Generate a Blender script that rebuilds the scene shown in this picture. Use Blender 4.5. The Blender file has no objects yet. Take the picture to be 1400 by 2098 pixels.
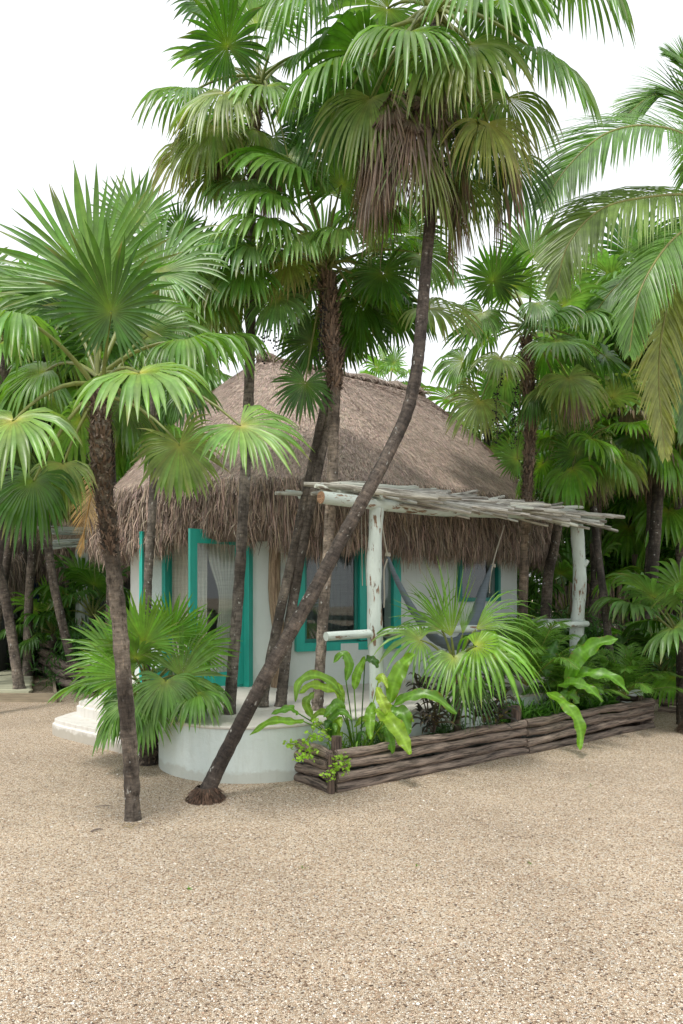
import bpy, math, random
import numpy as np
from mathutils import Vector

SC = bpy.context.scene
R_ = math.radians
random.seed(7); rng = np.random.default_rng(7)

# ------------------------------------------------------------------ camera, sky, sun, exposure
F_PX, EYE, HOR = 1500.0, 1.75, 1210.0            # focal length in photo pixels, eye height, horizon row
cd = bpy.data.cameras.new("camera"); cam = bpy.data.objects.new("camera", cd)
SC.collection.objects.link(cam); SC.camera = cam
cam.location = (0, 0, EYE); cam.rotation_euler = (R_(90), 0, 0)
cd.sensor_width = 36; cd.lens = F_PX / 2098 * 36
cd.shift_y = (HOR - 1049) / 2098; cd.clip_end = 600; cd.clip_start = 0.05

SUN_EL, SUN_AZ = 62, 205                          # azimuth measured clockwise from +Y
wd = bpy.data.worlds.new("World"); SC.world = wd; wd.use_nodes = True
nt = wd.node_tree; nt.nodes.clear()
sk = nt.nodes.new("ShaderNodeTexSky"); sk.sky_type = 'NISHITA'; sk.sun_disc = False
sk.sun_elevation = R_(SUN_EL); sk.sun_rotation = R_(SUN_AZ)
sk.air_density = 1.0; sk.dust_density = 4.0; sk.ozone_density = 1.0
hs = nt.nodes.new("ShaderNodeHueSaturation"); hs.inputs['Saturation'].default_value = 0.28   # overcast veil
hs.inputs['Value'].default_value = 1.0
mx = nt.nodes.new("ShaderNodeMix"); mx.data_type = 'RGBA'; mx.inputs[0].default_value = 0.7
mx.inputs[7].default_value = (8.0, 8.2, 8.4, 1)                                          # bright cloud cover
bg = nt.nodes.new("ShaderNodeBackground"); bg.inputs[1].default_value = 0.11
wo = nt.nodes.new("ShaderNodeOutputWorld")
nt.links.new(sk.outputs[0], hs.inputs['Color']); nt.links.new(hs.outputs[0], mx.inputs[6])
nt.links.new(mx.outputs[2], bg.inputs[0]); nt.links.new(bg.outputs[0], wo.inputs[0])

sl = bpy.data.lights.new("sun", 'SUN'); sl.energy = 1.5; sl.angle = R_(10); sl.color = (1, .96, .9)
so = bpy.data.objects.new("sun", sl); SC.collection.objects.link(so)
_d = Vector((math.sin(R_(SUN_AZ)) * math.cos(R_(SUN_EL)), math.cos(R_(SUN_AZ)) * math.cos(R_(SUN_EL)), math.sin(R_(SUN_EL))))
so.rotation_euler = _d.to_track_quat('Z', 'Y').to_euler()
SC.view_settings.view_transform = 'Standard'; SC.view_settings.look = 'None'
SC.view_settings.exposure = 0.8; SC.view_settings.gamma = 1
SC.cycles.max_bounces = 8; SC.cycles.transparent_max_bounces = 8; SC.cycles.diffuse_bounces = 3

# ------------------------------------------------------------------ helpers
def W(px, py, d):
    """world point seen at photo pixel (px, py) standing d metres in front of the camera plane"""
    return np.array([(px - 700) / F_PX * d, d, EYE - (py - HOR) / F_PX * d])
def A(*v): return np.array(v, float)
def nrm(v):
    v = np.asarray(v, float); return v / np.maximum(np.linalg.norm(v, axis=-1, keepdims=True), 1e-9)

class MB:
    """collects pieces, then links them as one mesh object"""
    def __init__(s): s.v = []; s.f = {3: [], 4: []}; s.ng = []; s.c = []; s.t = []; s.n = 0
    def add(s, V, F, C=None, T=None):
        V = np.asarray(V, float).reshape(-1, 3); n = len(V)
        F = np.asarray(F, int)
        s.f[F.shape[1]].append(F + s.n); s.v.append(V)
        if C is None: C = np.ones((n, 3))
        C = np.asarray(C, float)
        if C.ndim == 1: C = np.tile(C, (n, 1))
        s.c.append(C); s.t.append(V.copy() if T is None else np.asarray(T, float)); s.n += n
        return s
    def merge(s, V, q, t, C, T):
        pass
    def build(s, name, mat, parent=None, smooth=True, loc=None, bevel=0):
        V = np.concatenate(s.v); C = np.concatenate(s.c); T = np.concatenate(s.t)
        base = A(0, 0, 0)
        if parent is not None: base = abs_loc(parent)
        elif loc is not None: base = A(*loc)
        me = bpy.data.meshes.new(name)
        fs = [np.concatenate(s.f[k]) for k in (3, 4) if s.f[k]]
        tot = sum(len(f) for f in fs); nl = sum(f.size for f in fs)
        me.vertices.add(len(V)); me.vertices.foreach_set('co', (V - base).astype(np.float32).ravel())
        me.loops.add(nl); me.polygons.add(tot)
        me.loops.foreach_set('vertex_index', np.concatenate([f.ravel() for f in fs]).astype(np.int32))
        st = []; o = 0
        for f in fs:
            st.append(o + np.arange(len(f)) * f.shape[1]); o += f.size
        me.polygons.foreach_set('loop_start', np.concatenate(st).astype(np.int32))
        me.update(calc_edges=True); me.validate()
        me.polygons.foreach_set('use_smooth', np.full(tot, bool(smooth)))
        a = me.attributes.new('Col', 'FLOAT_COLOR', 'POINT')
        a.data.foreach_set('color', np.concatenate([C, np.ones((len(C), 1))], 1).astype(np.float32).ravel())
        a = me.attributes.new('tc', 'FLOAT_VECTOR', 'POINT')
        a.data.foreach_set('vector', T.astype(np.float32).ravel())
        me.materials.append(mat)
        return link(name, me, parent, base, bevel)

def abs_loc(o):
    l = A(0, 0, 0)
    while o is not None: l = l + np.array(o.location); o = o.parent
    return l
def link(name, me, parent=None, loc=(0, 0, 0), bevel=0):
    o = bpy.data.objects.new(name, me); SC.collection.objects.link(o)
    if parent is not None: o.parent = parent
    else: o.location = tuple(loc)
    if bevel:
        b = o.modifiers.new('b', 'BEVEL'); b.width = bevel; b.segments = 3; b.limit_method = 'ANGLE'
    return o
def poly(name, verts, faces, mat, parent=None, bevel=0, loc=None, smooth=False):
    base = abs_loc(parent) if parent is not None else (A(*loc) if loc is not None else A(0, 0, 0))
    me = bpy.data.meshes.new(name)
    me.from_pydata([tuple(np.array(v) - base) for v in verts], [], faces); me.update()
    me.materials.append(mat)
    if smooth: me.polygons.foreach_set('use_smooth', np.ones(len(me.polygons), bool))
    return link(name, me, parent, base, bevel)
def thing(name, label, cat, loc=(0, 0, 0), group=None):
    o = bpy.data.objects.new(name, None); SC.collection.objects.link(o)
    o.location = tuple(loc); o.empty_display_size = .2
    return tag(o, label, cat, group)
def tag(o, label, cat, group=None, kind=None):
    if label: o['label'] = label
    if cat: o['category'] = cat
    if group: o['group'] = group
    if kind: o['kind'] = kind
    return o
def kind(o, k, label=None, cat=None):
    o['kind'] = k
    if label: o['label'] = label
    if cat: o['category'] = cat
    return o

def spline(P, n):
    P = np.asarray(P, float); m = len(P)
    if m == 2: return P[0] + (P[1] - P[0]) * np.linspace(0, 1, n)[:, None]
    Q = np.vstack([2 * P[0] - P[1], P, 2 * P[-1] - P[-2]])
    out = []
    for u in np.linspace(0, m - 1 - 1e-6, n):
        i = int(u); t = u - i; p0, p1, p2, p3 = Q[i:i + 4]
        out.append(.5 * ((2 * p1) + (-p0 + p2) * t + (2 * p0 - 5 * p1 + 4 * p2 - p3) * t * t + (-p0 + 3 * p1 - 3 * p2 + p3) * t ** 3))
    return np.array(out)
def tube(P, r, k=8, caps=True, jit=0, col=None, mb=None):
    P = np.asarray(P, float); n = len(P)
    r = np.ones(n) * r if np.isscalar(r) else np.asarray(r, float)
    T = nrm(np.gradient(P, axis=0))
    ref = A(0, 0, 1) if abs(T[:, 2]).mean() < .8 else A(1, 0, 0)
    X = nrm(np.cross(ref, T)); Y = np.cross(T, X)
    ph = np.arange(k) / k * 2 * np.pi
    rr = r[:, None] * (1 + (rng.normal(0, jit, (n, k)) if jit else 0))
    V = P[:, None] + rr[..., None] * (np.cos(ph)[None, :, None] * X[:, None] + np.sin(ph)[None, :, None] * Y[:, None])
    L = np.concatenate([[0], np.cumsum(np.linalg.norm(np.diff(P, axis=0), axis=1))])
    off = rng.uniform(0, 20)
    TC = np.stack([np.broadcast_to(np.cos(ph) * r.mean(), (n, k)) + off, np.broadcast_to(np.sin(ph) * r.mean(), (n, k)),
                   np.broadcast_to(L[:, None], (n, k)) + off], -1)
    i, j = np.meshgrid(np.arange(n - 1), np.arange(k), indexing='ij')
    a = i * k + j; b = i * k + (j + 1) % k
    F = np.stack([a, b, b + k, a + k], -1).reshape(-1, 4)
    mb = mb or MB()
    c = A(1, 1, 1) if col is None else A(*col)
    mb.add(V.reshape(-1, 3), F, c, TC.reshape(-1, 3))
    if caps:
        for e, rv in ((0, True), (n - 1, False)):
            ring = V[e]; Vc = np.vstack([ring, P[e]])
            idx = [(q, (q + 1) % k, k) if not rv else ((q + 1) % k, q, k) for q in range(k)]
            mb.add(Vc, np.array(idx), c * A(.99, .99, .99) if col is not None else A(.9, .9, .9), np.vstack([TC[e], TC[e][:1]]) )
    return mb
def box_mb(mb, c, sx, sy, sz, ux=(1, 0, 0), uy=(0, 1, 0), col=(1, 1, 1)):
    """box centred at c with horizontal axes ux, uy"""
    c = A(*c); ux = nrm(A(*ux)) * sx / 2; uy = nrm(A(*uy)) * sy / 2; uz = A(0, 0, sz / 2)
    V = [c + a * ux + b * uy + d * uz for a in (-1, 1) for b in (-1, 1) for d in (-1, 1)]
    F = [(0, 1, 3, 2), (4, 6, 7, 5), (0, 4, 5, 1), (2, 3, 7, 6), (0, 2, 6, 4), (1, 5, 7, 3)]
    return mb.add(V, F, A(*col))

# ------------------------------------------------------------------ materials
def mat(name):
    m = bpy.data.materials.new(name); m.use_nodes = True
    n = m.node_tree.nodes; l = m.node_tree.links
    return m, n, l, n['Principled BSDF']
def nd(n, t, **k):
    x = n.new(t)
    for a, b in k.items(): setattr(x, a, b)
    return x
def attr(n, name):
    return nd(n, "ShaderNodeAttribute", attribute_name=name)
def mapping(n, l, src, scale):
    m = nd(n, "ShaderNodeMapping"); m.inputs['Scale'].default_value = scale
    l.new(src, m.inputs[0]); return m.outputs[0]
def noise(n, l, src, scale, detail=4, rough=.6):
    t = nd(n, "ShaderNodeTexNoise"); t.inputs['Scale'].default_value = scale
    t.inputs['Detail'].default_value = detail; t.inputs['Roughness'].default_value = rough
    if src is not None: l.new(src, t.inputs[0])
    return t
def ramp(n, l, src, stops):
    r = nd(n, "ShaderNodeValToRGB"); e = r.color_ramp.elements
    while len(e) < len(stops): e.new(.5)
    for q, (p, c) in zip(e, stops):
        q.position = p; q.color = (*c, 1) if len(c) == 3 else c
    l.new(src, r.inputs[0]); return r
def mixc(n, l, fac, a, b, mode='MIX'):
    m = nd(n, "ShaderNodeMix", data_type='RGBA', blend_type=mode)
    for s, x in ((0, fac), (6, a), (7, b)):
        if hasattr(x, 'is_linked'): l.new(x, m.inputs[s])
        else: m.inputs[s].default_value = x if s == 0 else (*x, 1)
    return m.outputs[2]
def bump(n, l, h, bs, st=.5, dist=.01):
    b = nd(n, "ShaderNodeBump"); b.inputs['Strength'].default_value = st; b.inputs['Distance'].default_value = dist
    l.new(h, b.inputs['Height']); l.new(b.outputs[0], bs.inputs['Normal']); return b

def m_leaf(name, trans=.35, rough=.4, tmul=(1.5, 1.7, .6), spec=.5):
    m, n, l, p = mat(name)
    c = attr(n, 'Col').outputs[0]
    g = nd(n, "ShaderNodeNewGeometry").outputs['Position']
    z = noise(n, l, g, 9, 3).outputs[0]
    rr = ramp(n, l, z, [(.3, (.75, .75, .75)), (.7, (1.25, 1.25, 1.2))]).outputs[0]
    c2 = mixc(n, l, 1.0, c, rr, 'MULTIPLY')
    l.new(c2, p.inputs['Base Color']); p.inputs['Roughness'].default_value = rough
    p.inputs['Specular IOR Level'].default_value = spec
    t = nd(n, "ShaderNodeBsdfTranslucent"); l.new(mixc(n, l, 1.0, c2, tmul, 'MULTIPLY'), t.inputs[0])
    ms = nd(n, "ShaderNodeMixShader"); ms.inputs[0].default_value = trans
    l.new(p.outputs[0], ms.inputs[1]); l.new(t.outputs[0], ms.inputs[2])
    l.new(ms.outputs[0], n['Material Output'].inputs[0]); return m
M_LEAF = m_leaf("palm_leaf", .34, .34)
M_BROAD = m_leaf("broad_leaf", .45, .35)
M_DRY = m_leaf("dry_leaf", .2, .75, (1.1, 1, .8), .2)

def m_trunk():
    m, n, l, p = mat("palm_bark")
    tc = attr(n, 'tc').outputs[1]; c = attr(n, 'Col').outputs[0]
    a = noise(n, l, mapping(n, l, tc, (9, 9, 34)), 1, 5, .7).outputs[0]       # ring scars
    b = noise(n, l, mapping(n, l, tc, (40, 40, 14)), 1, 5, .7).outputs[0]
    s = noise(n, l, mapping(n, l, tc, (24, 24, 16)), 1, 3, .5).outputs[0]     # lichen spots
    w = noise(n, l, mapping(n, l, tc, (5, 5, 2.2)), 1, 3, .5).outputs[0]
    r1 = ramp(n, l, a, [(.3, (.35, .33, .3)), (.55, (1, 1, 1)), (.72, (1.5, 1.45, 1.35))]).outputs[0]
    r2 = ramp(n, l, w, [(.36, (.38, .36, .34)), (.5, (.85, .85, .84)), (.66, (1.45, 1.45, 1.42))]).outputs[0]
    col = mixc(n, l, 1.0, mixc(n, l, 1.0, c, r1, 'MULTIPLY'), r2, 'MULTIPLY')
    pt = noise(n, l, mapping(n, l, tc, (26, 26, 11)), 1, 6, .75).outputs[0]
    col = mixc(n, l, 1.0, col, ramp(n, l, pt, [(.40, (.45, .42, .38)), (.47, (.95, .93, .9)), (.58, (1.1, 1.08, 1.05)), (.64, (1.6, 1.5, 1.35))]).outputs[0], 'MULTIPLY')
    sp = ramp(n, l, s, [(.66, (0, 0, 0)), (.71, (1, 1, 1))]).outputs[0]
    col = mixc(n, l, 1.0, col, (.72, .72, .74), 'MULTIPLY')
    col = mixc(n, l, sp, col, (.34, .34, .31))
    l.new(col, p.inputs['Base Color']); p.inputs['Roughness'].default_value = .85
    ad = nd(n, "ShaderNodeMath", operation='ADD'); l.new(a, ad.inputs[0]); l.new(b, ad.inputs[1])
    bump(n, l, ad.outputs[0], p, .9, .02); return m
M_TRUNK = m_trunk()
def m_log(name, base, dark, peel=None):
    m, n, l, p = mat(name)
    tc = attr(n, 'tc').outputs[1]; c = attr(n, 'Col').outputs[0]
    a = noise(n, l, mapping(n, l, tc, (55, 55, 3.5)), 1, 6, .75).outputs[0]
    col = ramp(n, l, a, [(.40, dark), (.50, [x * .75 for x in base]), (.62, [x * 1.2 for x in base])]).outputs[0]
    if peel:
        q = noise(n, l, mapping(n, l, tc, (16, 16, 4)), 1, 6, .65).outputs[0]
        k = ramp(n, l, q, [(.40, (0, 0, 0)), (.43, (1, 1, 1))]).outputs[0]
        z = noise(n, l, mapping(n, l, tc, (6, 6, 3)), 1, 4).outputs[0]
        pc = ramp(n, l, z, [(.3, [x * .72 for x in peel]), (.7, peel)]).outputs[0]
        col = mixc(n, l, k, col, pc)
    col = mixc(n, l, 1.0, col, c, 'MULTIPLY')
    l.new(col, p.inputs['Base Color']); p.inputs['Roughness'].default_value = .8
    bump(n, l, a, p, .8, .015); return m
M_LOG = m_log("weathered_log", (.25, .20, .165), (.03, .022, .018))
M_POST = m_log("peeling_painted_log", (.25, .16, .10), (.08, .05, .03), (.56, .64, .59))
M_STICK = m_log("grey_stick", (.50, .49, .44), (.13, .11, .09))
M_WSTICK = m_log("whitewashed_stick", (.30, .25, .2), (.08, .06, .045), (.56, .59, .54))
M_WOODP = m_log("bare_wood_pole", (.36, .26, .17), (.14, .09, .055))

def m_thatch(name, sc=1):
    m, n, l, p = mat(name)
    tc = attr(n, 'tc').outputs[1]; c = attr(n, 'Col').outputs[0]
    a = noise(n, l, mapping(n, l, tc, (60, 60, 18)), 1, 6, .75).outputs[0]
    b = noise(n, l, mapping(n, l, tc, (1.3, 1.3, 1.3)), 1, 3, .5).outputs[0]
    r1 = ramp(n, l, a, [(.3, (.55, .53, .51)), (.7, (1.3, 1.3, 1.3))]).outputs[0]
    r2 = ramp(n, l, b, [(.3, (.86, .86, .88)), (.7, (1.15, 1.12, 1.1))]).outputs[0]
    col = mixc(n, l, 1.0, mixc(n, l, 1.0, c, r1, 'MULTIPLY'), r2, 'MULTIPLY')
    l.new(col, p.inputs['Base Color']); p.inputs['Roughness'].default_value = .9
    p.inputs['Specular IOR Level'].default_value = .2
    bump(n, l, a, p, 1, .03); return m
M_THATCH = m_thatch("thatch")
def m_straw():
    m, n, l, p = mat("straw")
    c = attr(n, 'Col').outputs[0]; l.new(c, p.inputs['Base Color'])
    p.inputs['Roughness'].default_value = .7; p.inputs['Specular IOR Level'].default_value = .25; return m
M_STRAW = m_straw()

def m_plaster(name, c0, c1, stain=.0, splash=0, streak=(0.4, 0.42, 0.36)):
    m, n, l, p = mat(name)
    g = nd(n, "ShaderNodeNewGeometry").outputs['Position']
    a = noise(n, l, g, 1.6, 5, .6).outputs[0]
    col = ramp(n, l, a, [(.3, c0), (.7, c1)]).outputs[0]
    s = noise(n, l, mapping(n, l, g, (9, 9, 1.1)), 1, 5, .7).outputs[0]
    k = ramp(n, l, s, [(.52, (0, 0, 0)), (.8, (stain, stain, stain))]).outputs[0]
    col = mixc(n, l, k, col, streak)
    if splash:
        xyz = nd(n, "ShaderNodeSeparateXYZ"); l.new(g, xyz.inputs[0])
        nn_ = noise(n, l, g, 7, 5, .7).outputs[0]
        q = nd(n, "ShaderNodeMath", operation='MULTIPLY_ADD'); l.new(nn_, q.inputs[0]); q.inputs[1].default_value = -.17; l.new(xyz.outputs[2], q.inputs[2])
        k2 = ramp(n, l, q.outputs[0], [(.0, (splash, splash, splash)), (.03, (0, 0, 0))]).outputs[0]
        col = mixc(n, l, k2, col, (.30, .27, .20))
    l.new(col, p.inputs['Base Color']); p.inputs['Roughness'].default_value = .75
    f = noise(n, l, g, 14, 6, .6).outputs[0]; bump(n, l, f, p, .35, .02); return m
M_WALL = m_plaster("mint_white_plaster", (.59, .65, .62), (.67, .72, .69), .2)
M_TERR = m_plaster("terrace_plaster", (.51, .585, .56), (.61, .675, .645), .5, .38)
M_TOP = m_plaster("cream_cement_top", (.52, .50, .44), (.64, .62, .56), .6, 0, (.38, .35, .28))
M_STEP = m_plaster("white_step_cement", (.60, .58, .53), (.70, .68, .63), .55, .6, (.36, .31, .22))
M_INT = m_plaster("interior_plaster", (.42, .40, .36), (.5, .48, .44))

def m_paint(name, c, rough=.45, var=.15):
    m, n, l, p = mat(name)
    g = nd(n, "ShaderNodeNewGeometry").outputs['Position']
    a = noise(n, l, mapping(n, l, g, (8, 8, 2)), 1, 4, .6).outputs[0]
    col = ramp(n, l, a, [(.3, [x * (1 - var) for x in c]), (.7, [min(1, x * (1 + var)) for x in c])]).outputs[0]
    l.new(col, p.inputs['Base Color']); p.inputs['Roughness'].default_value = rough
    bump(n, l, noise(n, l, mapping(n, l, g, (60, 60, 6)), 1, 4).outputs[0], p, .15, .005); return m
M_TEAL = m_paint("teal_paint", (.010, .36, .29))
M_TEAL2 = m_paint("dark_teal_paint", (.008, .20, .165))
M_BLUE = m_paint("dark_blue_paint", (.015, .05, .14))
M_ROPE = m_paint("rope", (.42, .40, .33), .9)
M_DARK = m_paint("dark_interior", (.05, .05, .05), .8)
def m_cloth(name, c):
    m, n, l, p = mat(name)
    g = nd(n, "ShaderNodeNewGeometry").outputs['Position']
    a = noise(n, l, mapping(n, l, g, (3, 3, 60)), 1, 3).outputs[0]
    col = ramp(n, l, a, [(.3, [x * .8 for x in c]), (.7, c)]).outputs[0]
    l.new(col, p.inputs['Base Color']); p.inputs['Roughness'].default_value = .95
    t = nd(n, "ShaderNodeBsdfTranslucent"); l.new(col, t.inputs[0])
    ms = nd(n, "ShaderNodeMixShader"); ms.inputs[0].default_value = .25
    l.new(p.outputs[0], ms.inputs[1]); l.new(t.outputs[0], ms.inputs[2]); l.new(ms.outputs[0], n['Material Output'].inputs[0])
    bump(n, l, a, p, .3, .004); return m
M_CURT = m_cloth("curtain_cloth", (.80, .76, .66))
M_HAMM = m_cloth("hammock_cloth", (.17, .21, .24))
def m_glass():
    m, n, l, p = mat("window_glass")
    p.inputs['Base Color'].default_value = (.9, .95, .95, 1); p.inputs['Roughness'].default_value = .02
    t = nd(n, "ShaderNodeBsdfTransparent"); t.inputs[0].default_value = (.85, .9, .9, 1)
    g = nd(n, "ShaderNodeBsdfGlossy"); g.inputs['Roughness'].default_value = .02
    lw = nd(n, "ShaderNodeLayerWeight"); pw = nd(n, "ShaderNodeMath", operation='POWER'); l.new(lw.outputs['Facing'], pw.inputs[0]); pw.inputs[1].default_value = 4
    fr = nd(n, "ShaderNodeMath", operation='MULTIPLY_ADD'); l.new(pw.outputs[0], fr.inputs[0]); fr.inputs[1].default_value = .7; fr.inputs[2].default_value = .05
    ms = nd(n, "ShaderNodeMixShader"); l.new(fr.outputs[0], ms.inputs[0]); l.new(t.outputs[0], ms.inputs[1]); l.new(g.outputs[0], ms.inputs[2])
    l.new(ms.outputs[0], n['Material Output'].inputs[0]); return m
M_GLASS = m_glass()
def m_gravel():
    m, n, l, p = mat("gravel")
    g = nd(n, "ShaderNodeNewGeometry").outputs['Position']
    dn = noise(n, l, g, 60, 2).outputs[1]
    wv = mixc(n, l, .012, g, dn, 'ADD')
    v = nd(n, "ShaderNodeTexVoronoi"); v.inputs['Scale'].default_value = 115; l.new(wv, v.inputs[0])
    v2 = nd(n, "ShaderNodeTexVoronoi", feature='DISTANCE_TO_EDGE'); v2.inputs['Scale'].default_value = 115; l.new(wv, v2.inputs[0])
    rnd = nd(n, "ShaderNodeSeparateColor"); l.new(v.outputs['Color'], rnd.inputs[0])
    stone = ramp(n, l, rnd.outputs[0], [(0, (.07, .045, .03)), (.07, (.27, .18, .12)), (.18, (.52, .385, .26)), (.5, (.68, .55, .405)), (.8, (.77, .67, .53)), (1, (.82, .79, .72))]).outputs[0]
    e = ramp(n, l, v2.outputs[0], [(.0, (.30, .24, .18)), (.13, (1, 1, 1))]).outputs[0]
    col = mixc(n, l, 1.0, stone, e, 'MULTIPLY')
    big = noise(n, l, g, .7, 5, .6).outputs[0]
    bb = ramp(n, l, big, [(.3, (.80, .78, .76)), (.7, (1.12, 1.11, 1.09))]).outputs[0]
    col = mixc(n, l, 1.0, col, bb, 'MULTIPLY')
    dk = noise(n, l, g, 26, 4, .7).outputs[0]
    dkk = ramp(n, l, dk, [(.27, (.45, .42, .4)), (.42, (1, 1, 1))]).outputs[0]
    col = mixc(n, l, 1.0, col, dkk, 'MULTIPLY')
    l.new(col, p.inputs['Base Color']); p.inputs['Roughness'].default_value = .9
    h = nd(n, "ShaderNodeMath", operation='MINIMUM'); l.new(v2.outputs[0], h.inputs[0]); h.inputs[1].default_value = .35
    b1 = bump(n, l, h.outputs[0], p, 1.0, .012)
    b2 = nd(n, "ShaderNodeBump"); b2.inputs['Strength'].default_value = .8; b2.inputs['Distance'].default_value = .12
    l.new(noise(n, l, g, 2.2, 5, .6).outputs[0], b2.inputs['Height']); l.new(b2.outputs[0], b1.inputs['Normal']); return m
M_GRAVEL = m_gravel()
def m_soil():
    m, n, l, p = mat("soil")
    g = nd(n, "ShaderNodeNewGeometry").outputs['Position']
    a = noise(n, l, g, 18, 6, .7).outputs[0]
    col = ramp(n, l, a, [(.3, (.025, .017, .012)), (.7, (.12, .085, .06))]).outputs[0]
    l.new(col, p.inputs['Base Color']); p.inputs['Roughness'].default_value = 1; bump(n, l, a, p, 1, .05); return m
M_SOIL = m_soil()
def m_plank():
    m, n, l, p = mat("deck_planks")
    g = nd(n, "ShaderNodeNewGeometry").outputs['Position']
    a = noise(n, l, mapping(n, l, g, (2, 30, 30)), 1, 5, .7).outputs[0]
    c = attr(n, 'Col').outputs[0]
    col = mixc(n, l, 1.0, c, ramp(n, l, a, [(.3, (.55, .55, .52)), (.7, (1.2, 1.2, 1.15))]).outputs[0], 'MULTIPLY')
    l.new(col, p.inputs['Base Color']); p.inputs['Roughness'].default_value = .8; bump(n, l, a, p, .5, .01); return m
M_PLANK = m_plank()

# ------------------------------------------------------------------ plant builders
GREEN = dict(
    g=(A(.108, .225, .038), A(.34, .38, .07)), k=(A(.048, .125, .016), A(.17, .24, .03)), l=(A(.175, .305, .080), A(.48, .42, .12)),
    b=(A(.125, .235, .075), A(.32, .35, .09)), y=(A(.25, .29, .08), A(.38, .34, .09)), d=(A(.215, .175, .145), A(.22, .17, .11)),
    s=(A(.18, .26, .075), A(.34, .32, .09)), n=(A(.125, .28, .028), A(.34, .38, .05)))
def fan(mb, H, a, n, R, droop=.6, spread=300, style='g', nseg=36, u=.47, cup=.18, stiff=1.0, wid=1.0):
    a = nrm(a); n = A(*n); n = nrm(n - a * (n @ a)); s = np.cross(n, a)
    N = nseg; th = np.radians(np.linspace(-spread / 2, spread / 2, N)) + rng.normal(0, .008, N)
    dth = np.radians(spread) / N
    L = R * (.66 + .34 * np.cos(th * .55) ** 2) * rng.uniform(.86, 1.07, N)
    st = np.array([0.02, .14, .28, u, .56, .70, .82, .92, 1.0]); K = len(st)
    d0 = np.cos(th)[:, None] * a + np.sin(th)[:, None] * s + cup * n * (1 + .35 * np.sin(th * 2.3 + rng.uniform(0, 6)))[:, None]
    d0 = nrm(d0)
    g = np.clip((st - .18) / .82, 0, 1) ** 1.25
    dr = droop * rng.uniform(.7, 1.35, N) * np.where(rng.random(N) < .14, 1.9, 1.0)
    gt = np.clip((st - u * .8) / (1 - u * .8), 0, 1) ** 1.1
    D = d0[:, None] + (g[None] * droop * .75 + gt[None] * dr[:, None] * .95)[..., None] * A(0, 0, -1)
    side_j = rng.normal(0, .10, N)
    s0 = np.cross(n, d0); D = D + (gt[None] * side_j[:, None])[..., None] * s0[:, None]
    D = nrm(D)
    ds = np.diff(np.concatenate([[0], st]))
    P = H + np.cumsum(D * ds[None, :, None] * L[:, None, None], axis=1)
    w = np.where(st <= u, 2 * st * np.tan(dth / 2) * 1.06, 0)
    wu = 2 * u * np.tan(dth / 2) * 1.06
    tt = np.clip((st - u) / (1 - u), 0, 1)
    w = np.where(st > u, wu * (1 - tt ** 2.0) * (1 + .18 * np.sin(tt * 3)), w) * wid
    w = w[None] * L[:, None] * .5; w[:, -1] = .0006
    S = s0[:, None] - D * np.sum(s0[:, None] * D, -1, keepdims=True); S = nrm(S)
    NL = np.cross(D, S)
    tw = rng.normal(0, .6, N)[:, None] * gt[None]
    S2 = S * np.cos(tw)[..., None] + NL * np.sin(tw)[..., None]; N2 = np.cross(D, S2)
    f = np.where(st <= u, .20, .40)[None, :, None] * w[..., None]
    V = np.stack([P - S2 * w[..., None] + N2 * f, P - N2 * f, P + S2 * w[..., None] + N2 * f], 2)
    base, hub = GREEN[style]
    c = base[None] * rng.uniform(.8, 1.22, (N, 1)) * (1 + rng.normal(0, .05, (N, 3)))
    tcol = st[None, :, None]
    C = c[:, None] * (1 - np.exp(-tcol * 9)) + hub * np.exp(-tcol * 9)
    if style in 'yds':
        tipc = A(.24, .16, .09) if style != 's' else A(.26, .22, .12)
        k = rng.uniform(.0, 1.0, N) ** (1 if style == 'y' else 1.5)
        C = C + (tipc - C) * (k[:, None] * np.clip((st - .45) * 1.8, 0, 1)[None])[..., None]
    else:
        k = (rng.uniform(0, 1, N) < .22) * rng.uniform(.3, .9, N)
        C = C + (A(.27, .21, .10) - C) * (k[:, None] * np.clip((st - .75) * 4, 0, 1)[None])[..., None]
    C = np.repeat(C[:, :, None], 3, 2); C[:, :, 1] *= 1.18
    i, j, q = np.meshgrid(np.arange(N), np.arange(K - 1), np.arange(2), indexing='ij')
    b = (i * K + j) * 3 + q
    F = np.stack([b, b + 1, b + 4, b + 3], -1).reshape(-1, 4)
    mb.add(V.reshape(-1, 3), F, C.reshape(-1, 3)); return mb
def petiole(mb, C0, H, style='g', r=.011, sag=.0, up=.25):
    C0 = A(*C0); H = A(*H); L = np.linalg.norm(H - C0)
    mid = (C0 + H) / 2 + A(0, 0, up * L)
    t = np.linspace(0, 1, 8)[:, None]
    P = (1 - t) ** 2 * C0 + 2 * t * (1 - t) * mid + t * t * H
    col = A(.24, .27, .09) if style not in 'd' else A(.2, .14, .09)
    tube(P, np.linspace(r * 1.5, r * .7, 8), 5, False, col=col, mb=mb)
    return P[-1] - P[-2]
def frond(root, C0, H, a, n=(0, -.45, 1), R=.65, droop=.8, spread=300, style='g', nseg=36, up=.22, name='frond', u=.47, wid=1.0):
    mb = MB(); petiole(mb, C0, H, style, .009 + .006 * R, up=up)
    fan(mb, A(*H), A(*a), n, R, droop, spread, style, nseg, u=u, wid=wid)
    return mb.build(name, M_DRY if style == 'd' else M_LEAF, root)
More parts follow.
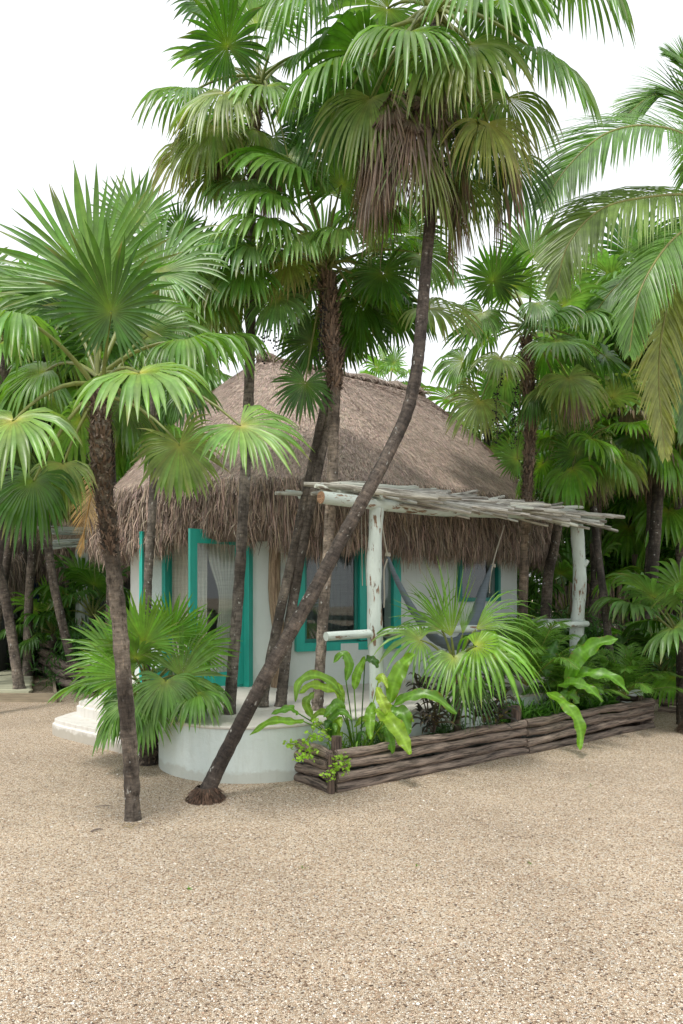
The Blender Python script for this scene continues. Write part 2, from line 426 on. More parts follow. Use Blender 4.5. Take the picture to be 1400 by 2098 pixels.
def crown_fill(root, C0, n, R, seed, pet=.7, el=(80, -35), azr=(0, 360), styles='ggkbl', nseg=30, into=None, droop=(.25, 1.7)):
    r = random.Random(seed)
    for k in range(n):
        f = (k + .5) / n; az = R_(azr[0] + ((k * 137.5 + seed * 31) % 360) / 360 * (azr[1] - azr[0]) + r.uniform(-12, 12))
        e = R_(el[0] + (el[1] - el[0]) * f + r.uniform(-8, 8)); p = pet * r.uniform(.8, 1.2)
        d = A(math.cos(az) * math.cos(e), math.sin(az) * math.cos(e), math.sin(e))
        H = C0 + d * p - A(0, 0, .12 * f * pet)
        a = nrm(d + A(0, 0, -.15 - .5 * f)); nn = A(-math.cos(az) * math.sin(e), -math.sin(az) * math.sin(e), math.cos(e))
        nn = nn + A(r.uniform(-.4, .4), r.uniform(-.4, .4), 0)
        dr = droop[0] + (droop[1] - droop[0]) * f * r.uniform(.7, 1.2); st = r.choice(styles)
        if into is None:
            frond(root, C0, H, a, nn, R * r.uniform(.85, 1.12), dr, r.uniform(250, 320), st, nseg)
        else:
            petiole(into, C0, H, st); fan(into, H, a, nn, R * r.uniform(.85, 1.12), dr, r.uniform(250, 320), st, nseg)
def skirt(root, C0, n, R, seed, spanz=.5, azr=(0, 360), styles='ddy', rr=.16, u=.3, wid=1.25):
    """dead fronds hanging down against the trunk"""
    r = random.Random(seed)
    for k in range(n):
        az = R_(azr[0] + (azr[1] - azr[0]) * ((k * .618) % 1)); o = A(math.cos(az), math.sin(az), 0)
        H = C0 + o * rr * r.uniform(.8, 2.3) + A(0, 0, -spanz * r.random())
        st = r.choice(styles)
        frond(root, C0 + A(0, 0, .1), H, nrm(o * r.uniform(.1, .6) + A(r.uniform(-.25, .25), 0, -1)), o + A(r.uniform(-.3, .3), r.uniform(-.3, .3), .3), R * r.uniform(.7, 1.25), r.uniform(1.2, 3), r.uniform(90, 200), st, r.choice((16, 20, 24)), name='dead_frond' if st == 'd' else 'frond', u=u, wid=wid)
def trunk(root, pts, r0, r1, col=(.24, .2, .165), n=60, rough=.05, flare=1.25, name='trunk', furry=None, bulge=None):
    P = spline(pts, n); t = np.linspace(0, 1, n)
    r = r0 + (r1 - r0) * t; r = r * (1 + (flare - 1) * np.exp(-t * 28))
    r = r * (1 + rng.normal(0, rough * .5, n))
    if bulge: r = r * (1 + bulge[2] * np.exp(-((t - bulge[0]) / bulge[1]) ** 2))
    mb = tube(P, r, 14, True, rough * .5, col=col)
    o = mb.build(name, M_TRUNK, root)
    if furry:
        t0, t1, dens, ln, cc = furry
        fb = MB(); m = int(dens); tt = rng.uniform(t0, t1, m)
        idx = np.clip((tt * (n - 1)).astype(int), 0, n - 2)
        T = nrm(P[idx + 1] - P[idx]); ph = rng.uniform(0, 6.283, m)
        o1 = nrm(np.cross(T, A(0, 1, .01))); o2 = np.cross(T, o1)
        out = np.cos(ph)[:, None] * o1 + np.sin(ph)[:, None] * o2
        B = P[idx] + (P[idx + 1] - P[idx]) * (tt * (n - 1) - idx)[:, None] + out * r[idx][:, None] * .9
        l_ = ln * rng.uniform(.5, 1.3, m)[:, None]
        E = B + (T * rng.uniform(-.6, 1.0, m)[:, None] + out * rng.uniform(.1, .55, m)[:, None]) * l_
        S = np.cross(T, out); w = (rng.uniform(.004, .022, m) * (.6 + ln * 2))[:, None]
        V = np.stack([B - S * w, B + S * w, E + S * w * .35 + out * .004, E - S * w * .35 + out * .004], 1)
        F = np.arange(m * 4).reshape(m, 4)
        C = A(*cc) * rng.uniform(.4, 1.5, (m, 1)); fb.add(V.reshape(-1, 3), F, np.repeat(C, 4, 0))
        fb.build('leaf_base_fibres', M_STRAW, root, smooth=False)
    return P
def pinnate(mb, pts, L, n=70, style='g', w=.016, droop=.9, fwd=.55, n_hint=(0, 0, 1), sides=(1, -1), r=.014, tip=.45, jag=.1):
    P = spline(pts, n + 6); T = nrm(np.gradient(P, axis=0))
    tube(P, np.linspace(r, r * .25, n + 6), 6, False, col=(.30, .29, .10) if style != 'd' else (.25, .18, .1), mb=mb)
    base, hub = GREEN[style]
    for sgn in sides:
        idx = np.arange(5, n + 6); t = (idx / (n + 5.))
        S = nrm(np.cross(T[idx], A(*n_hint))) * sgn
        U = nrm(np.cross(S, T[idx]) * sgn)
        ll = L * np.sin(np.pi * np.clip(.18 + t * .80, 0, 1)) ** .6 * (1 - tip * t) * rng.uniform(1 - jag, 1 + jag, len(t))
        d0 = nrm(S * (1 - .3 * t)[:, None] + T[idx] * (fwd + .5 * t)[:, None] + U * .12 + rng.normal(0, .05, (len(t), 3)))
        st = np.array([0, .12, .35, .6, .82, 1.]); K = 6
        dr = droop * rng.uniform(.7, 1.3, len(t))
        D = nrm(d0[:, None] + (st ** 1.2)[None, :, None] * dr[:, None, None] * A(0, 0, -1))
        ds = np.diff(np.concatenate([[0], st]))
        Q = P[idx][:, None] + np.cumsum(D * ds[None, :, None] * ll[:, None, None], 1)
        wd_ = np.array([.5, 1, 1, .8, .45, .03])[None] * w
        W0 = nrm(np.cross(D, U[:, None] + 1e-4))
        NN = np.cross(W0, D)
        V = np.stack([Q - W0 * wd_[..., None], Q - NN * .3 * wd_[..., None], Q + W0 * wd_[..., None]], 2)
        C = base * rng.uniform(.75, 1.25, (len(t), 1)); C = np.repeat(C[:, None], K, 1)
        if style in 'yd': C = C + ((A(.36, .26, .12) if style == 'd' else A(.34, .33, .08)) - C) * (rng.uniform(0, 1, (len(t), 1)) * st[None])[..., None]
        C = np.repeat(C[:, :, None], 3, 2); C[:, :, 1] *= 1.15
        N = len(t); i, j, q = np.meshgrid(np.arange(N), np.arange(K - 1), np.arange(2), indexing='ij')
        b = (i * K + j) * 3 + q
        mb.add(V.reshape(-1, 3), np.stack([b, b + 1, b + 4, b + 3], -1).reshape(-1, 4), C.reshape(-1, 3))
    return mb
def broad(mb, pts, w, col, n_hint=(0, -.6, .8), wave=.25, n=34, m=7, stem=None, prof=None, fold=.25):
    """one broad leaf along a midrib path"""
    P = spline(pts, n); T = nrm(np.gradient(P, axis=0)); t = np.linspace(0, 1, n)
    S = nrm(np.cross(T, A(*n_hint))); U = np.cross(S, T)
    ww = w * np.sin(np.pi * np.clip(t * .97 + .02, 0, 1)) ** .55 * (1 - .25 * t) if prof is None else w * prof(t)
    x = np.linspace(-1, 1, m); ph = rng.uniform(0, 6, 2)
    wv = wave * w * (np.sin(t[:, None] * 23 + ph[0] + x * 2) * .6 + np.sin(t[:, None] * 11 + ph[1]) * .6) * np.abs(x)[None] ** 1.5
    V = P[:, None] + S[:, None] * (x[None] * ww[:, None])[..., None] + U[:, None] * (np.abs(x)[None] * ww[:, None] * fold + wv)[..., None]
    c = A(*col); C = np.tile(c, (n, m, 1)) * rng.uniform(.93, 1.07, (n, 1, 1)); C *= (1 + .045 * np.where(np.arange(n) % 2, 1, -1))[:, None, None]; C[:, m // 2] = C[:, m // 2] * 1.4 + .015
    eb = rng.random((n, 1)) < .14; C[:, 0] = np.where(eb, A(.22, .15, .05), C[:, 0]); C[:, -1] = np.where(rng.random((n, 1)) < .12, A(.26, .2, .05), C[:, -1])
    i, j = np.meshgrid(np.arange(n - 1), np.arange(m - 1), indexing='ij'); b = i * m + j
    mb.add(V.reshape(-1, 3), np.stack([b, b + 1, b + m + 1, b + m], -1).reshape(-1, 4), C.reshape(-1, 3))
    if stem is not None:
        s = spline([stem, (A(*stem) + P[0]) / 2 + A(0, 0, .03), P[0]], 8); tube(s, .006, 5, False, col=c * .9, mb=mb)
    return mb
def blades(mb, B, D, L, w, droop, col, jit=.2):
    """many narrow arching blades: arrays of bases, directions, lengths"""
    m = len(B); st = np.array([0, .25, .5, .75, 1.]); K = 5
    DD = nrm(D[:, None] + (st ** 1.3)[None, :, None] * (droop * rng.uniform(.5, 1.4, m))[:, None, None] * A(0, 0, -1))
    ds = np.diff(np.concatenate([[0], st])); Q = B[:, None] + np.cumsum(DD * ds[None, :, None] * L[:, None, None], 1)
    S = nrm(np.cross(D, A(0, 0, 1)) + rng.normal(0, .4, (m, 3))); S = S[:, None]
    wd_ = (np.array([.6, 1, .9, .6, .04])[None] * (np.ones(m) * w)[:, None])[..., None]
    V = np.stack([Q - S * wd_, Q + S * wd_], 2)
    C = A(*col) * rng.uniform(1 - jit * 1.6, 1 + jit * 1.6, (m, 1)); C = np.repeat(C, K * 2, 0)
    i, j = np.meshgrid(np.arange(m), np.arange(K - 1), indexing='ij'); b = (i * K + j) * 2
    mb.add(V.reshape(-1, 3), np.stack([b, b + 1, b + 3, b + 2], -1).reshape(-1, 4), C); return mb
def rdirs(n, el0, el1):
    az = rng.uniform(0, 6.283, n); e = np.radians(rng.uniform(el0, el1, n))
    return np.stack([np.cos(az) * np.cos(e), np.sin(az) * np.cos(e), np.sin(e)], 1)

# ------------------------------------------------------------------ ground
gx = MB()
V = [(-150, -40, 0), (150, -40, 0), (150, 260, 0), (-150, 260, 0)]
gx.add(V, [(0, 1, 2, 3)]); kind(gx.build('ground', M_GRAVEL, smooth=False), 'structure', 'beige pea gravel yard', None)

# ------------------------------------------------------------------ the main hut
UX, NX = A(.8, .6, 0), A(-.6, .8, 0)
def axis(s): return A(-2.03, 11.0, 0) + s * UX
S0, S1, RW, RE = 1.5, 3.2, 2.5, 2.98
def stadium(R, n_arc=40, n_str=10, c0=None, c1=None, ux=UX, nx=NX):
    """closed outline, starting at the front of the left centre and going clockwise round the left end first"""
    c0 = axis(S0) if c0 is None else c0; c1 = axis(S1) if c1 is None else c1
    P = []
    for k in range(n_arc): th = math.pi * k / n_arc; P.append(c0 + R * (-nx * math.cos(th) - ux * math.sin(th)))
    for k in range(n_str): P.append(c0 + R * nx + (c1 - c0) * k / n_str)
    for k in range(n_arc): th = math.pi * k / n_arc; P.append(c1 + R * (nx * math.cos(th) + ux * math.sin(th)))
    for k in range(n_str): P.append(c1 - R * nx + (c0 - c1) * k / n_str)
    return np.array(P)
DECK = .52
hut = thing('thatched_hut', 'large mint white oval hut with brown thatched roof and teal doors in the centre', 'hut', (-.2, 11.9, 0))

def make_wall(name, outline, z0, z1, thick, openings, m, parent):
    """openings: list of (arc0, arc1, zb, zt) measured as vertex fractions of the closed outline length"""
    P = np.vstack([outline, outline[:1]]); L = np.concatenate([[0], np.cumsum(np.linalg.norm(np.diff(P, axis=0), axis=1))])
    tot = L[-1]
    def at(s):
        s = s % tot; return np.array([np.interp(s, L, P[:, k]) for k in range(3)])
    def nrm_at(s):
        t = nrm(at(s + .05) - at(s - .05)); return A(t[1], -t[0], 0) 
    ss = set(np.round(np.linspace(0, tot, 90), 4)); zs = {z0, z1}
    for a, b, c, d in openings: ss |= {a % tot, b % tot}; zs |= {c, d}
    ss = sorted(x for x in ss if x < tot - 1e-3); zs = sorted(zs); n = len(ss); m_ = len(zs)
    ctr = P[:-1].mean(0)
    O = []; I = []
    for s in ss:
        p = at(s); nn = nrm_at(s)
        if nn @ (p - ctr) < 0: nn = -nn
        O.append(p); I.append(p - nn * thick)
    V = [];
    for i in range(n):
        for z in zs: V.append(O[i] + A(0, 0, z))
    for i in range(n):
        for z in zs: V.append(I[i] + A(0, 0, z))
    def inside(i, j):
        s = (ss[i] + (ss[(i + 1) % n] if i + 1 < n else tot)) / 2; z = (zs[j] + zs[j + 1]) / 2
        for a, b, c, d in openings:
            if a < s < b and c < z < d: return True
        return False
    idx = lambda side, i, j: side * n * m_ + (i % n) * m_ + j
    F = []
    for i in range(n):
        for j in range(m_ - 1):
            if inside(i, j): continue
            F.append((idx(0, i, j), idx(0, i + 1, j), idx(0, i + 1, j + 1), idx(0, i, j + 1)))
            F.append((idx(1, i, j), idx(1, i, j + 1), idx(1, i + 1, j + 1), idx(1, i + 1, j)))
            if inside((i - 1) % n, j): F.append((idx(0, i, j), idx(0, i, j + 1), idx(1, i, j + 1), idx(1, i, j)))
            if inside((i + 1) % n, j): F.append((idx(0, i + 1, j), idx(1, i + 1, j), idx(1, i + 1, j + 1), idx(0, i + 1, j + 1)))
            if j > 0 and inside(i, j - 1): F.append((idx(0, i, j), idx(1, i, j), idx(1, i + 1, j), idx(0, i + 1, j)))
            if j < m_ - 2 and inside(i, j + 1): F.append((idx(0, i, j + 1), idx(0, i + 1, j + 1), idx(1, i + 1, j + 1), idx(1, i, j + 1)))
    mb = MB(); mb.add(V, F); return mb.build(name, m, parent, smooth=False), at, L
OUT = stadium(RW)
# reorder so that the front run is continuous: rotate start to the back of the left end
OUT = np.roll(OUT, -45, axis=0)
Pq = np.vstack([OUT, OUT[:1]]); Lq = np.concatenate([[0], np.cumsum(np.linalg.norm(np.diff(Pq, axis=0), axis=1))])
def arc_at_px(px):
    """arc length of the wall point on the near side at this photo column"""
    best = None
    for s in np.linspace(0, Lq[-1], 4000):
        p = np.array([np.interp(s, Lq, Pq[:, k]) for k in range(2)])
        e = abs(p[0] / p[1] * F_PX + 700 - px)
        if e < 3 and (best is None or p[1] < best[1]): best = (s, p[1])
    return best[0]
sD0, sD1 = sorted((arc_at_px(343), arc_at_px(508))); sW0, sW1 = sorted((arc_at_px(622), arc_at_px(806))); sS0, sS1 = sorted((arc_at_px(945), arc_at_px(1020)))
wall, wat, _ = make_wall('wall', OUT, DECK, 3.25, .16, [(sD0, sD1, DECK, 2.55), (sW0, sW1, 1.06, 2.5), (sS0, sS1, 1.64, 2.35)], M_WALL, hut)
def flat(s0, s1, proud=.0):
    """frame axes of the flat plane spanning an opening"""
    a, b = wat(s0), wat(s1)
    if a[0] > b[0]: a, b = b, a
    u = nrm(b - a); n = A(u[1], -u[0], 0)      # n faces the camera side
    if n[1] > 0: n = -n
    return a + n * proud, b + n * proud, u, n
def frame_rect(mb, a, b, u, n, zb, zt, w, t):
    mid = (a + b) / 2; L = np.linalg.norm(b - a)
    box_mb(mb, mid + A(0, 0, zb + w / 2), L, t, w, u, n); box_mb(mb, mid + A(0, 0, zt - w / 2), L, t, w, u, n)
    for e, s in ((a, 1), (b, -1)): box_mb(mb, e + u * s * w / 2 + A(0, 0, (zb + zt) / 2), w, t - .006, zt - zb - 2 * w, u, n)
def curtain(mb, p, q, zb, zt, tie=None, amp=.03, n=60, pinch_to=0):
    """pleated cloth between plan points p and q, drawn to one side at the tie height"""
    m = 24; V = []; u = nrm(q - p); nn = A(-u[1], u[0], 0); L = np.linalg.norm(q - p)
    for i in range(m):
        f = i / (m - 1); z = zt + (zb - zt) * f
        g = 1.0
        if tie: g = 1 - .62 * math.exp(-((f - tie) / .22) ** 2) if f < tie else 1 - .62 * math.exp(-((f - tie) / .45) ** 2)
        for j in range(n):
            x = j / (n - 1); xx = pinch_to + (x - pinch_to) * g
            V.append(p + u * L * xx + nn * amp * math.sin(x * 55) * (.6 + .4 * f) + A(0, 0, z))
    i, j = np.meshgrid(np.arange(m - 1), np.arange(n - 1), indexing='ij'); b = i * n + j
    mb.add(V, np.stack([b, b + 1, b + n + 1, b + n], -1).reshape(-1, 4)); return mb
# picture window
a, b, u, n = flat(sW0, sW1, .03)
a = a - u * .10; b = b + u * .10
win = MB(); frame_rect(win, a, b, u, n, .97, 2.55, .11, .10); win = win.build('window_frame', M_TEAL, hut, False)
mm = MB(); box_mb(mm, a + u * (np.linalg.norm(b - a) * .62) + A(0, 0, 1.77), .085, .10, 1.35, u, n)
box_mb(mm, a + u * (np.linalg.norm(b - a) * .69) - n * .02 + A(0, 0, 1.77), .10, .05, 1.35, u, n, ); mm.build('mullion', M_TEAL, win, False)
inn = MB(); frame_rect(inn, a + u * .11 - n * .03, a + u * (np.linalg.norm(b - a) * .62 - .045) - n * .03, u, n, 1.08, 2.44, .045, .04); inn.build('sash', M_TEAL2, win, False)
gl = MB(); box_mb(gl, (a + b) / 2 - n * .04 + A(0, 0, 1.76), np.linalg.norm(b - a) - .22, .006, 1.36, u, n); gl.build('pane', M_GLASS, win, False)
cu = MB(); curtain(cu, a - n * .25 + u * .1, a - n * .25 + u * 1.0, 1.0, 2.5); curtain(cu, a - n * .25 + u * 1.05, b - n * .25, 1.0, 2.5); cu.build('window_curtain', m_cloth("grey_curtain_cloth", (.20, .20, .18)), hut)
# little window
a, b, u, n = flat(sS0, sS1, .01); a = a - u * .05; b = b + u * .05
win2 = MB(); frame_rect(win2, a, b, u, n, 1.59, 2.40, .055, .08); win2 = win2.build('window_frame', M_TEAL2, hut, False)
gl = MB(); box_mb(gl, (a + b) / 2 - n * .03 + A(0, 0, 2.0), np.linalg.norm(b - a) - .10, .006, .72, u, n); gl.build('pane', M_GLASS, win2, False)
cu = MB(); box_mb(cu, (a + b) / 2 - n * .25 + A(0, 0, 2.0), np.linalg.norm(b - a) + .2, .02, .9, u, n); cu.build('dark_backing', M_DARK, hut, False)  # near-black sheet stands in for the dark room behind the pane
# doorway
a, b, u, n = flat(sD0, sD1, .02)
df = MB(); mid = (a + b) / 2; LD = np.linalg.norm(b - a)
for e, s in ((a, -1), (b, 1)): box_mb(df, e + u * s * .0 + A(0, 0, (DECK + 2.6) / 2), .10, .13, 2.6 - DECK, u, n)
box_mb(df, mid + A(0, 0, 2.60), LD + .1, .13, .10, u, n); box_mb(df, mid + A(0, 0, DECK + .02), LD - .1, .16, .04, u, n)
df = df.build('door_frame', M_TEAL, hut, False)
def door_leaf(hinge, dirv, wdt, z0, z1, mt):
    d = nrm(dirv); nn = A(-d[1], d[0], 0); p = hinge; q = hinge + d * wdt
    mb = MB(); fr = .095; mb2 = MB()
    for e, sg in ((p, 1), (q, -1)): box_mb(mb, e + d * sg * .05 + A(0, 0, (z0 + z1) / 2), .10, .045, z1 - z0, d, nn)
    for zz in (z0 + .085, z1 - .085): box_mb(mb, (p + q) / 2 + A(0, 0, zz), wdt - .2, .042, .17, d, nn)
    leaf = mb.build('door_leaf', mt, hut, False)
    g = MB(); box_mb(g, (p + q) / 2 + A(0, 0, (z0 + z1) / 2), wdt - .2, .006, z1 - z0 - .34, d, nn); g.build('door_glass', M_GLASS, leaf, False)
    h = MB(); tube([q - d * .05 + nn * .03 + A(0, 0, 1.5), q - d * .05 + nn * .07 + A(0, 0, 1.5), q - d * .16 + nn * .07 + A(0, 0, 1.5)], .009, 6, mb=h); h.build('handle', M_DARK, leaf)
    return leaf
z0d, z1d = DECK + .04, 2.5
hr = b - u * .05 + n * .06; hl = a + u * .05 + n * .06
pr = W(414, 1210, 8.95) * A(1, 1, 0); pl = W(293, 1210, 9.3) * A(1, 1, 0)
door_leaf(hr, pr - hr, .82 * .96, z0d, z1d, M_TEAL)
door_leaf(hl, pl - hl, .60, z0d, z1d, M_TEAL)
cu = MB(); curtain(cu, a - n * .03 + u * .05, a - n * .03 + u * .62, DECK + .06, 2.5, None, .025)
cu.build('door_curtain', M_CURT, hut)
cu = MB(); curtain(cu, b - n * .03 - u * .66, b - n * .03 - u * .07, DECK + .06, 2.5, .45, .025, pinch_to=.55); cu.build('door_curtain', M_CURT, hut)
# bare pole set in the wall
p = wat(arc_at_px(562)); pp = A(p[0] * .985, p[1] - .08, 0)
tube(spline([pp + A(.02, 0, DECK), pp + A(.05, 0, 1.1), pp + A(-.02, 0, 1.8), pp + A(0.02, 0, 3.0)], 16), np.linspace(.085, .075, 16), 12, jit=.03).build('wall_pole', M_WOODP, hut)
# inside: floor, bed-like chest, dark partition
it = MB(); c = (axis(S0) + axis(S1)) / 2
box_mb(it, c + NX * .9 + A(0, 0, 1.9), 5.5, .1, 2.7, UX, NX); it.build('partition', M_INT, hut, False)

# thatched roof
def roof(parent, c0, c1, ux, nx, re, ze, zr, r0, r1, nb_s, nb_f, drop, rise_exp=1.26, seed=1, near=lambda p: np.ones(len(p), bool), bw=.0065):
    """parent gets: roof (thatch_straw, eave_fringe, ridge_roll)"""
    E = stadium(re, 60, 16, c0, c1, ux, nx); n = len(E)
    ax0 = c0; uE = (E - ax0) @ ux; uc = (np.linalg.norm(c1 - c0)) / 2; q_ = np.tanh((uE - uc) / (uc + re) * 1.9) / math.tanh(1.9); uR = (r0 + r1) / 2 + (r1 - r0) / 2 * q_
    Rg = ax0 + uR[:, None] * ux; Rg[:, 2] = 0
    t = np.linspace(0, 1, 26)
    lump = lambda a, t: .018 * np.sin(a * 1.1 + t * 7) + .004 * np.sin(a * 7.3 + t * 23)
    def surf(s, t):
        """s: outline index (float), t: 0 ridge .. 1 eave"""
        s = np.asarray(s) % n; i = s.astype(int); f = (s - i)[..., None]; j = (i + 1) % n
        e = E[i] * (1 - f) + E[j] * f; r = Rg[i] * (1 - f) + Rg[j] * f
        t = np.asarray(t)[..., None]
        p = r + (e - r) * t
        z = zr - (zr - ze) * np.clip(t, 0, 2) ** rise_exp + lump(s[..., None] * .12, t) * np.clip(t * 3, 0, 1)
        p[..., 2] = z[..., 0]; return p
    S, T = np.meshgrid(np.arange(n), t, indexing='ij')
    V = surf(S.astype(float), T)
    K = len(t)
    # rounded lip, then hanging skirt and underside
    out = nrm((E - (ax0 + np.clip(uE, 0, np.linalg.norm(c1 - c0))[:, None] * ux)) * A(1, 1, 0))
    lip = [(.05, -.10), (.07, -drop * .45), (.04, -drop * .8), (-.12, -drop * .85), (-.30, -drop * .35), (-.45, -.1)]
    extra = np.stack([E * A(1, 1, 0) + out * a_ + A(0, 0, ze + b_) for a_, b_ in lip], 1)
    V = np.concatenate([V, extra], 1); K2 = V.shape[1]
    dd = np.concatenate([[0], np.cumsum(np.linalg.norm(np.diff(V[0], axis=0), axis=1))])
    TC = np.stack([np.broadcast_to(np.arange(n)[:, None] * .12, (n, K2)), np.zeros((n, K2)), np.broadcast_to(dd, (n, K2))], -1)
    i, j = np.meshgrid(np.arange(n), np.arange(K2 - 1), indexing='ij'); a_ = i * K2 + j; b_ = ((i + 1) % n) * K2 + j
    F = np.stack([a_, a_ + 1, b_ + 1, b_], -1).reshape(-1, 4)
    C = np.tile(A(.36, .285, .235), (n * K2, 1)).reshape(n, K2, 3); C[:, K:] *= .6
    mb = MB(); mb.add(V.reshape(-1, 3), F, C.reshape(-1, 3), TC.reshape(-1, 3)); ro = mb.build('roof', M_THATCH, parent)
    # straw lying on the slope
    s = rng.uniform(0, n, nb_s * 3); tt = rng.uniform(0.02, 1.0, nb_s * 3) ** .62
    P0 = surf(s, tt); keep = near(P0); s, tt, P0 = s[keep][:nb_s], tt[keep][:nb_s], P0[keep][:nb_s]; m = len(s)
    ln = rng.uniform(.06, .2, m); P1 = surf(s + rng.normal(.28, .42, m), tt + ln / 3.0)
    N = nrm(np.cross(surf(s + .5, tt) - P0, surf(s, tt + .02) - P0)); N[N[:, 2] < 0] *= -1
    D = nrm(P1 - P0); Sd = np.cross(D, N); w = rng.uniform(.5, 1.2, m)[:, None] * bw
    lift = rng.uniform(.002, .03, m)[:, None] * N
    A0 = P0 + N * .003; A1 = P0 + D * ln[:, None] + lift
    V = np.stack([A0 - Sd * w, A0 + Sd * w, A1 + Sd * w * .5, A1 - Sd * w * .5], 1)
    C = A(.55, .435, .36) * rng.uniform(.45, 1.3, (m, 1)) * (1 + rng.normal(0, .04, (m, 3)))
    mb = MB(); mb.add(V.reshape(-1, 3), np.arange(m * 4).reshape(m, 4), np.repeat(C, 4, 0)); mb.build('thatch_straw', M_STRAW, ro, False)
    # hanging fringe in layers
    s = rng.uniform(0, n, nb_f * 2); i = s.astype(int) % n; f = (s - s.astype(int))[:, None]; j = (i + 1) % n
    e = E[i] * (1 - f) + E[j] * f; o = nrm(out[i] * (1 - f) + out[j] * f)
    keep = near(e); e, o, s = e[keep][:nb_f], o[keep][:nb_f], s[keep][:nb_f]; m = len(e)
    z0 = ze - rng.uniform(-.12, drop * .75, m); off = rng.uniform(-.22, .09, m)
    ln = rng.uniform(.15, .5, m) * (1 + .3 * np.sin(s * 1.7) + .25 * np.sin(s * 4.1))
    low = ze - drop * (1 - .46 * np.exp(-((e[:, 0] + 1.55) ** 2 + (e[:, 1] - 8.95) ** 2) / .55)) - .06 * np.sin(s * .9) - .10 * np.sin(s * 2.3) - rng.exponential(.07, m); z1 = np.maximum(z0 - ln, low)
    z0 = np.maximum(z0, z1 + .1)
    B = e * A(1, 1, 0) + o * off[:, None]; B[:, 2] = z0
    tang = np.cross(o, A(0, 0, 1))
    Eo = B + o * rng.normal(.04, .05, m)[:, None] + tang * rng.normal(0, .05, m)[:, None]; Eo[:, 2] = z1
    Md = (B + Eo) / 2 + o * rng.normal(.03, .02, m)[:, None]
    sd = nrm(tang + o * rng.normal(0, .5, m)[:, None]) * (rng.uniform(.5, 1.3, m)[:, None] * bw * .8)
    V = np.stack([B - sd, B + sd, Md + sd, Md - sd, Eo + sd * .3, Eo - sd * .3], 1)
    F = np.concatenate([np.stack([np.arange(m) * 6 + q for q in (0, 1, 2, 3)], 1), np.stack([np.arange(m) * 6 + q for q in (3, 2, 4, 5)], 1)])
    C = A(.31, .24, .19) * rng.uniform(.22, 1.6, (m, 1)) * (1 + rng.normal(0, .05, (m, 3)))
    mb = MB(); mb.add(V.reshape(-1, 3), F, np.repeat(C, 6, 0)); mb.build('eave_fringe', M_STRAW, ro, False)
    rp = [ax0 * A(1, 1, 0) + ux * q + A(0, 0, zr - .03 + .03 * math.sin(q * 9)) for q in np.linspace(r0 - .12, r1 + .12, 24)]
    tube(rp, .13, 10, True, .12, (.30, .25, .21)).build('ridge_roll', M_THATCH, ro)
    # straw on the ridge and dark tie holes
    mb = MB(); m = 2600; q = rng.uniform(r0 - .2, r1 + .2, m); az = rng.uniform(0, 6.28, m)
    Bp = ax0 * A(1, 1, 0) + q[:, None] * ux + A(0, 0, zr + .02) + np.stack([np.cos(az), np.sin(az), np.zeros(m)], 1) * rng.uniform(0, .14, m)[:, None]
    Dd = nrm(np.stack([np.cos(az), np.sin(az), rng.uniform(-.3, .5, m)], 1))
    blades(mb, Bp, Dd, rng.uniform(.08, .25, m), bw, 1.2, (.36, .29, .24), .3); mb.build('ridge_straw', M_STRAW, ro, False)
    mb = MB()
    for q in np.arange(r0 + .3, r1, .26):
        b0 = ax0 * A(1, 1, 0) + ux * q + A(0, 0, zr - .06) - nx * .05
        tube([b0, b0 - nx * .17 + A(0, 0, .02)], .022, 6, True, .1, (.5, .4, .33), mb=mb)
    if mb.n: mb.build('ridge_stick', M_LOG, ro)
    return ro
nearf = lambda P: (P[:, 1] < 12.4 + .75 * (P[:, 0] + .2)) | (rng.random(len(P)) < .25)
roof(hut, axis(S0), axis(S1), UX, NX, RE, 3.02, 5.42, -.45, 2.75, 170000, 76000, .78, near=nearf)

# ------------------------------------------------------------------ terrace, stoop, steps
terr = thing('terrace', 'white plastered raised terrace with a rounded front around the hut', 'terrace', (-.9, 7.6, 0))
cS, rS = A(-.9, 7.6, 0), .97
arc = [cS + rS * A(math.cos(R_(t)), math.sin(R_(t)), 0) for t in range(172, 316, 4)]
base_out = arc + [A(-.20, 6.88, 0)] + [A(-.20, 6.88, 0) + UX * s for s in np.linspace(.2, 5.5, 12)] + [A(3.9, 12, 0), A(3.2, 15, 0), A(-1.5, 15, 0), A(-4, 12.2, 0), A(-3.15, 9.75, 0), A(-2.98, 9.40, 0), A(-1.87, 8.42, 0)]
nO = len(base_out)
poly('terrace_body', [p * A(1, 1, 0) + A(0, 0, -.05) for p in base_out] + [p * A(1, 1, 0) + A(0, 0, DECK - .012) for p in base_out],
     [tuple(range(nO))[::-1], tuple(range(nO, 2 * nO))] + [(i, (i + 1) % nO, nO + (i + 1) % nO, nO + i) for i in range(nO)], M_TERR, terr, .02)
cen = A(0, 0, 0)
def inset(P, d):
    P = [A(p[0], p[1], 0) for p in P]; out = []
    for i in range(len(P)):
        a0, b0, c0 = P[i - 1], P[i], P[(i + 1) % len(P)]
        t = nrm(nrm(b0 - a0) + nrm(c0 - b0)); out.append(b0 + A(-t[1], t[0], 0) * d)
    return out
tp = inset(base_out, -.012)
poly('terrace_top', [p + A(0, 0, DECK - .03) for p in tp] + [p + A(0, 0, DECK) for p in tp],
     [tuple(range(nO))[::-1], tuple(range(nO, 2 * nO))] + [(i, (i + 1) % nO, nO + (i + 1) % nO, nO + i) for i in range(nO)], M_TOP, terr, .012)
steps = thing('entrance_steps', 'two cream cement steps with rounded ends left of the terrace', 'steps', (-2.7, 8.4, 0))
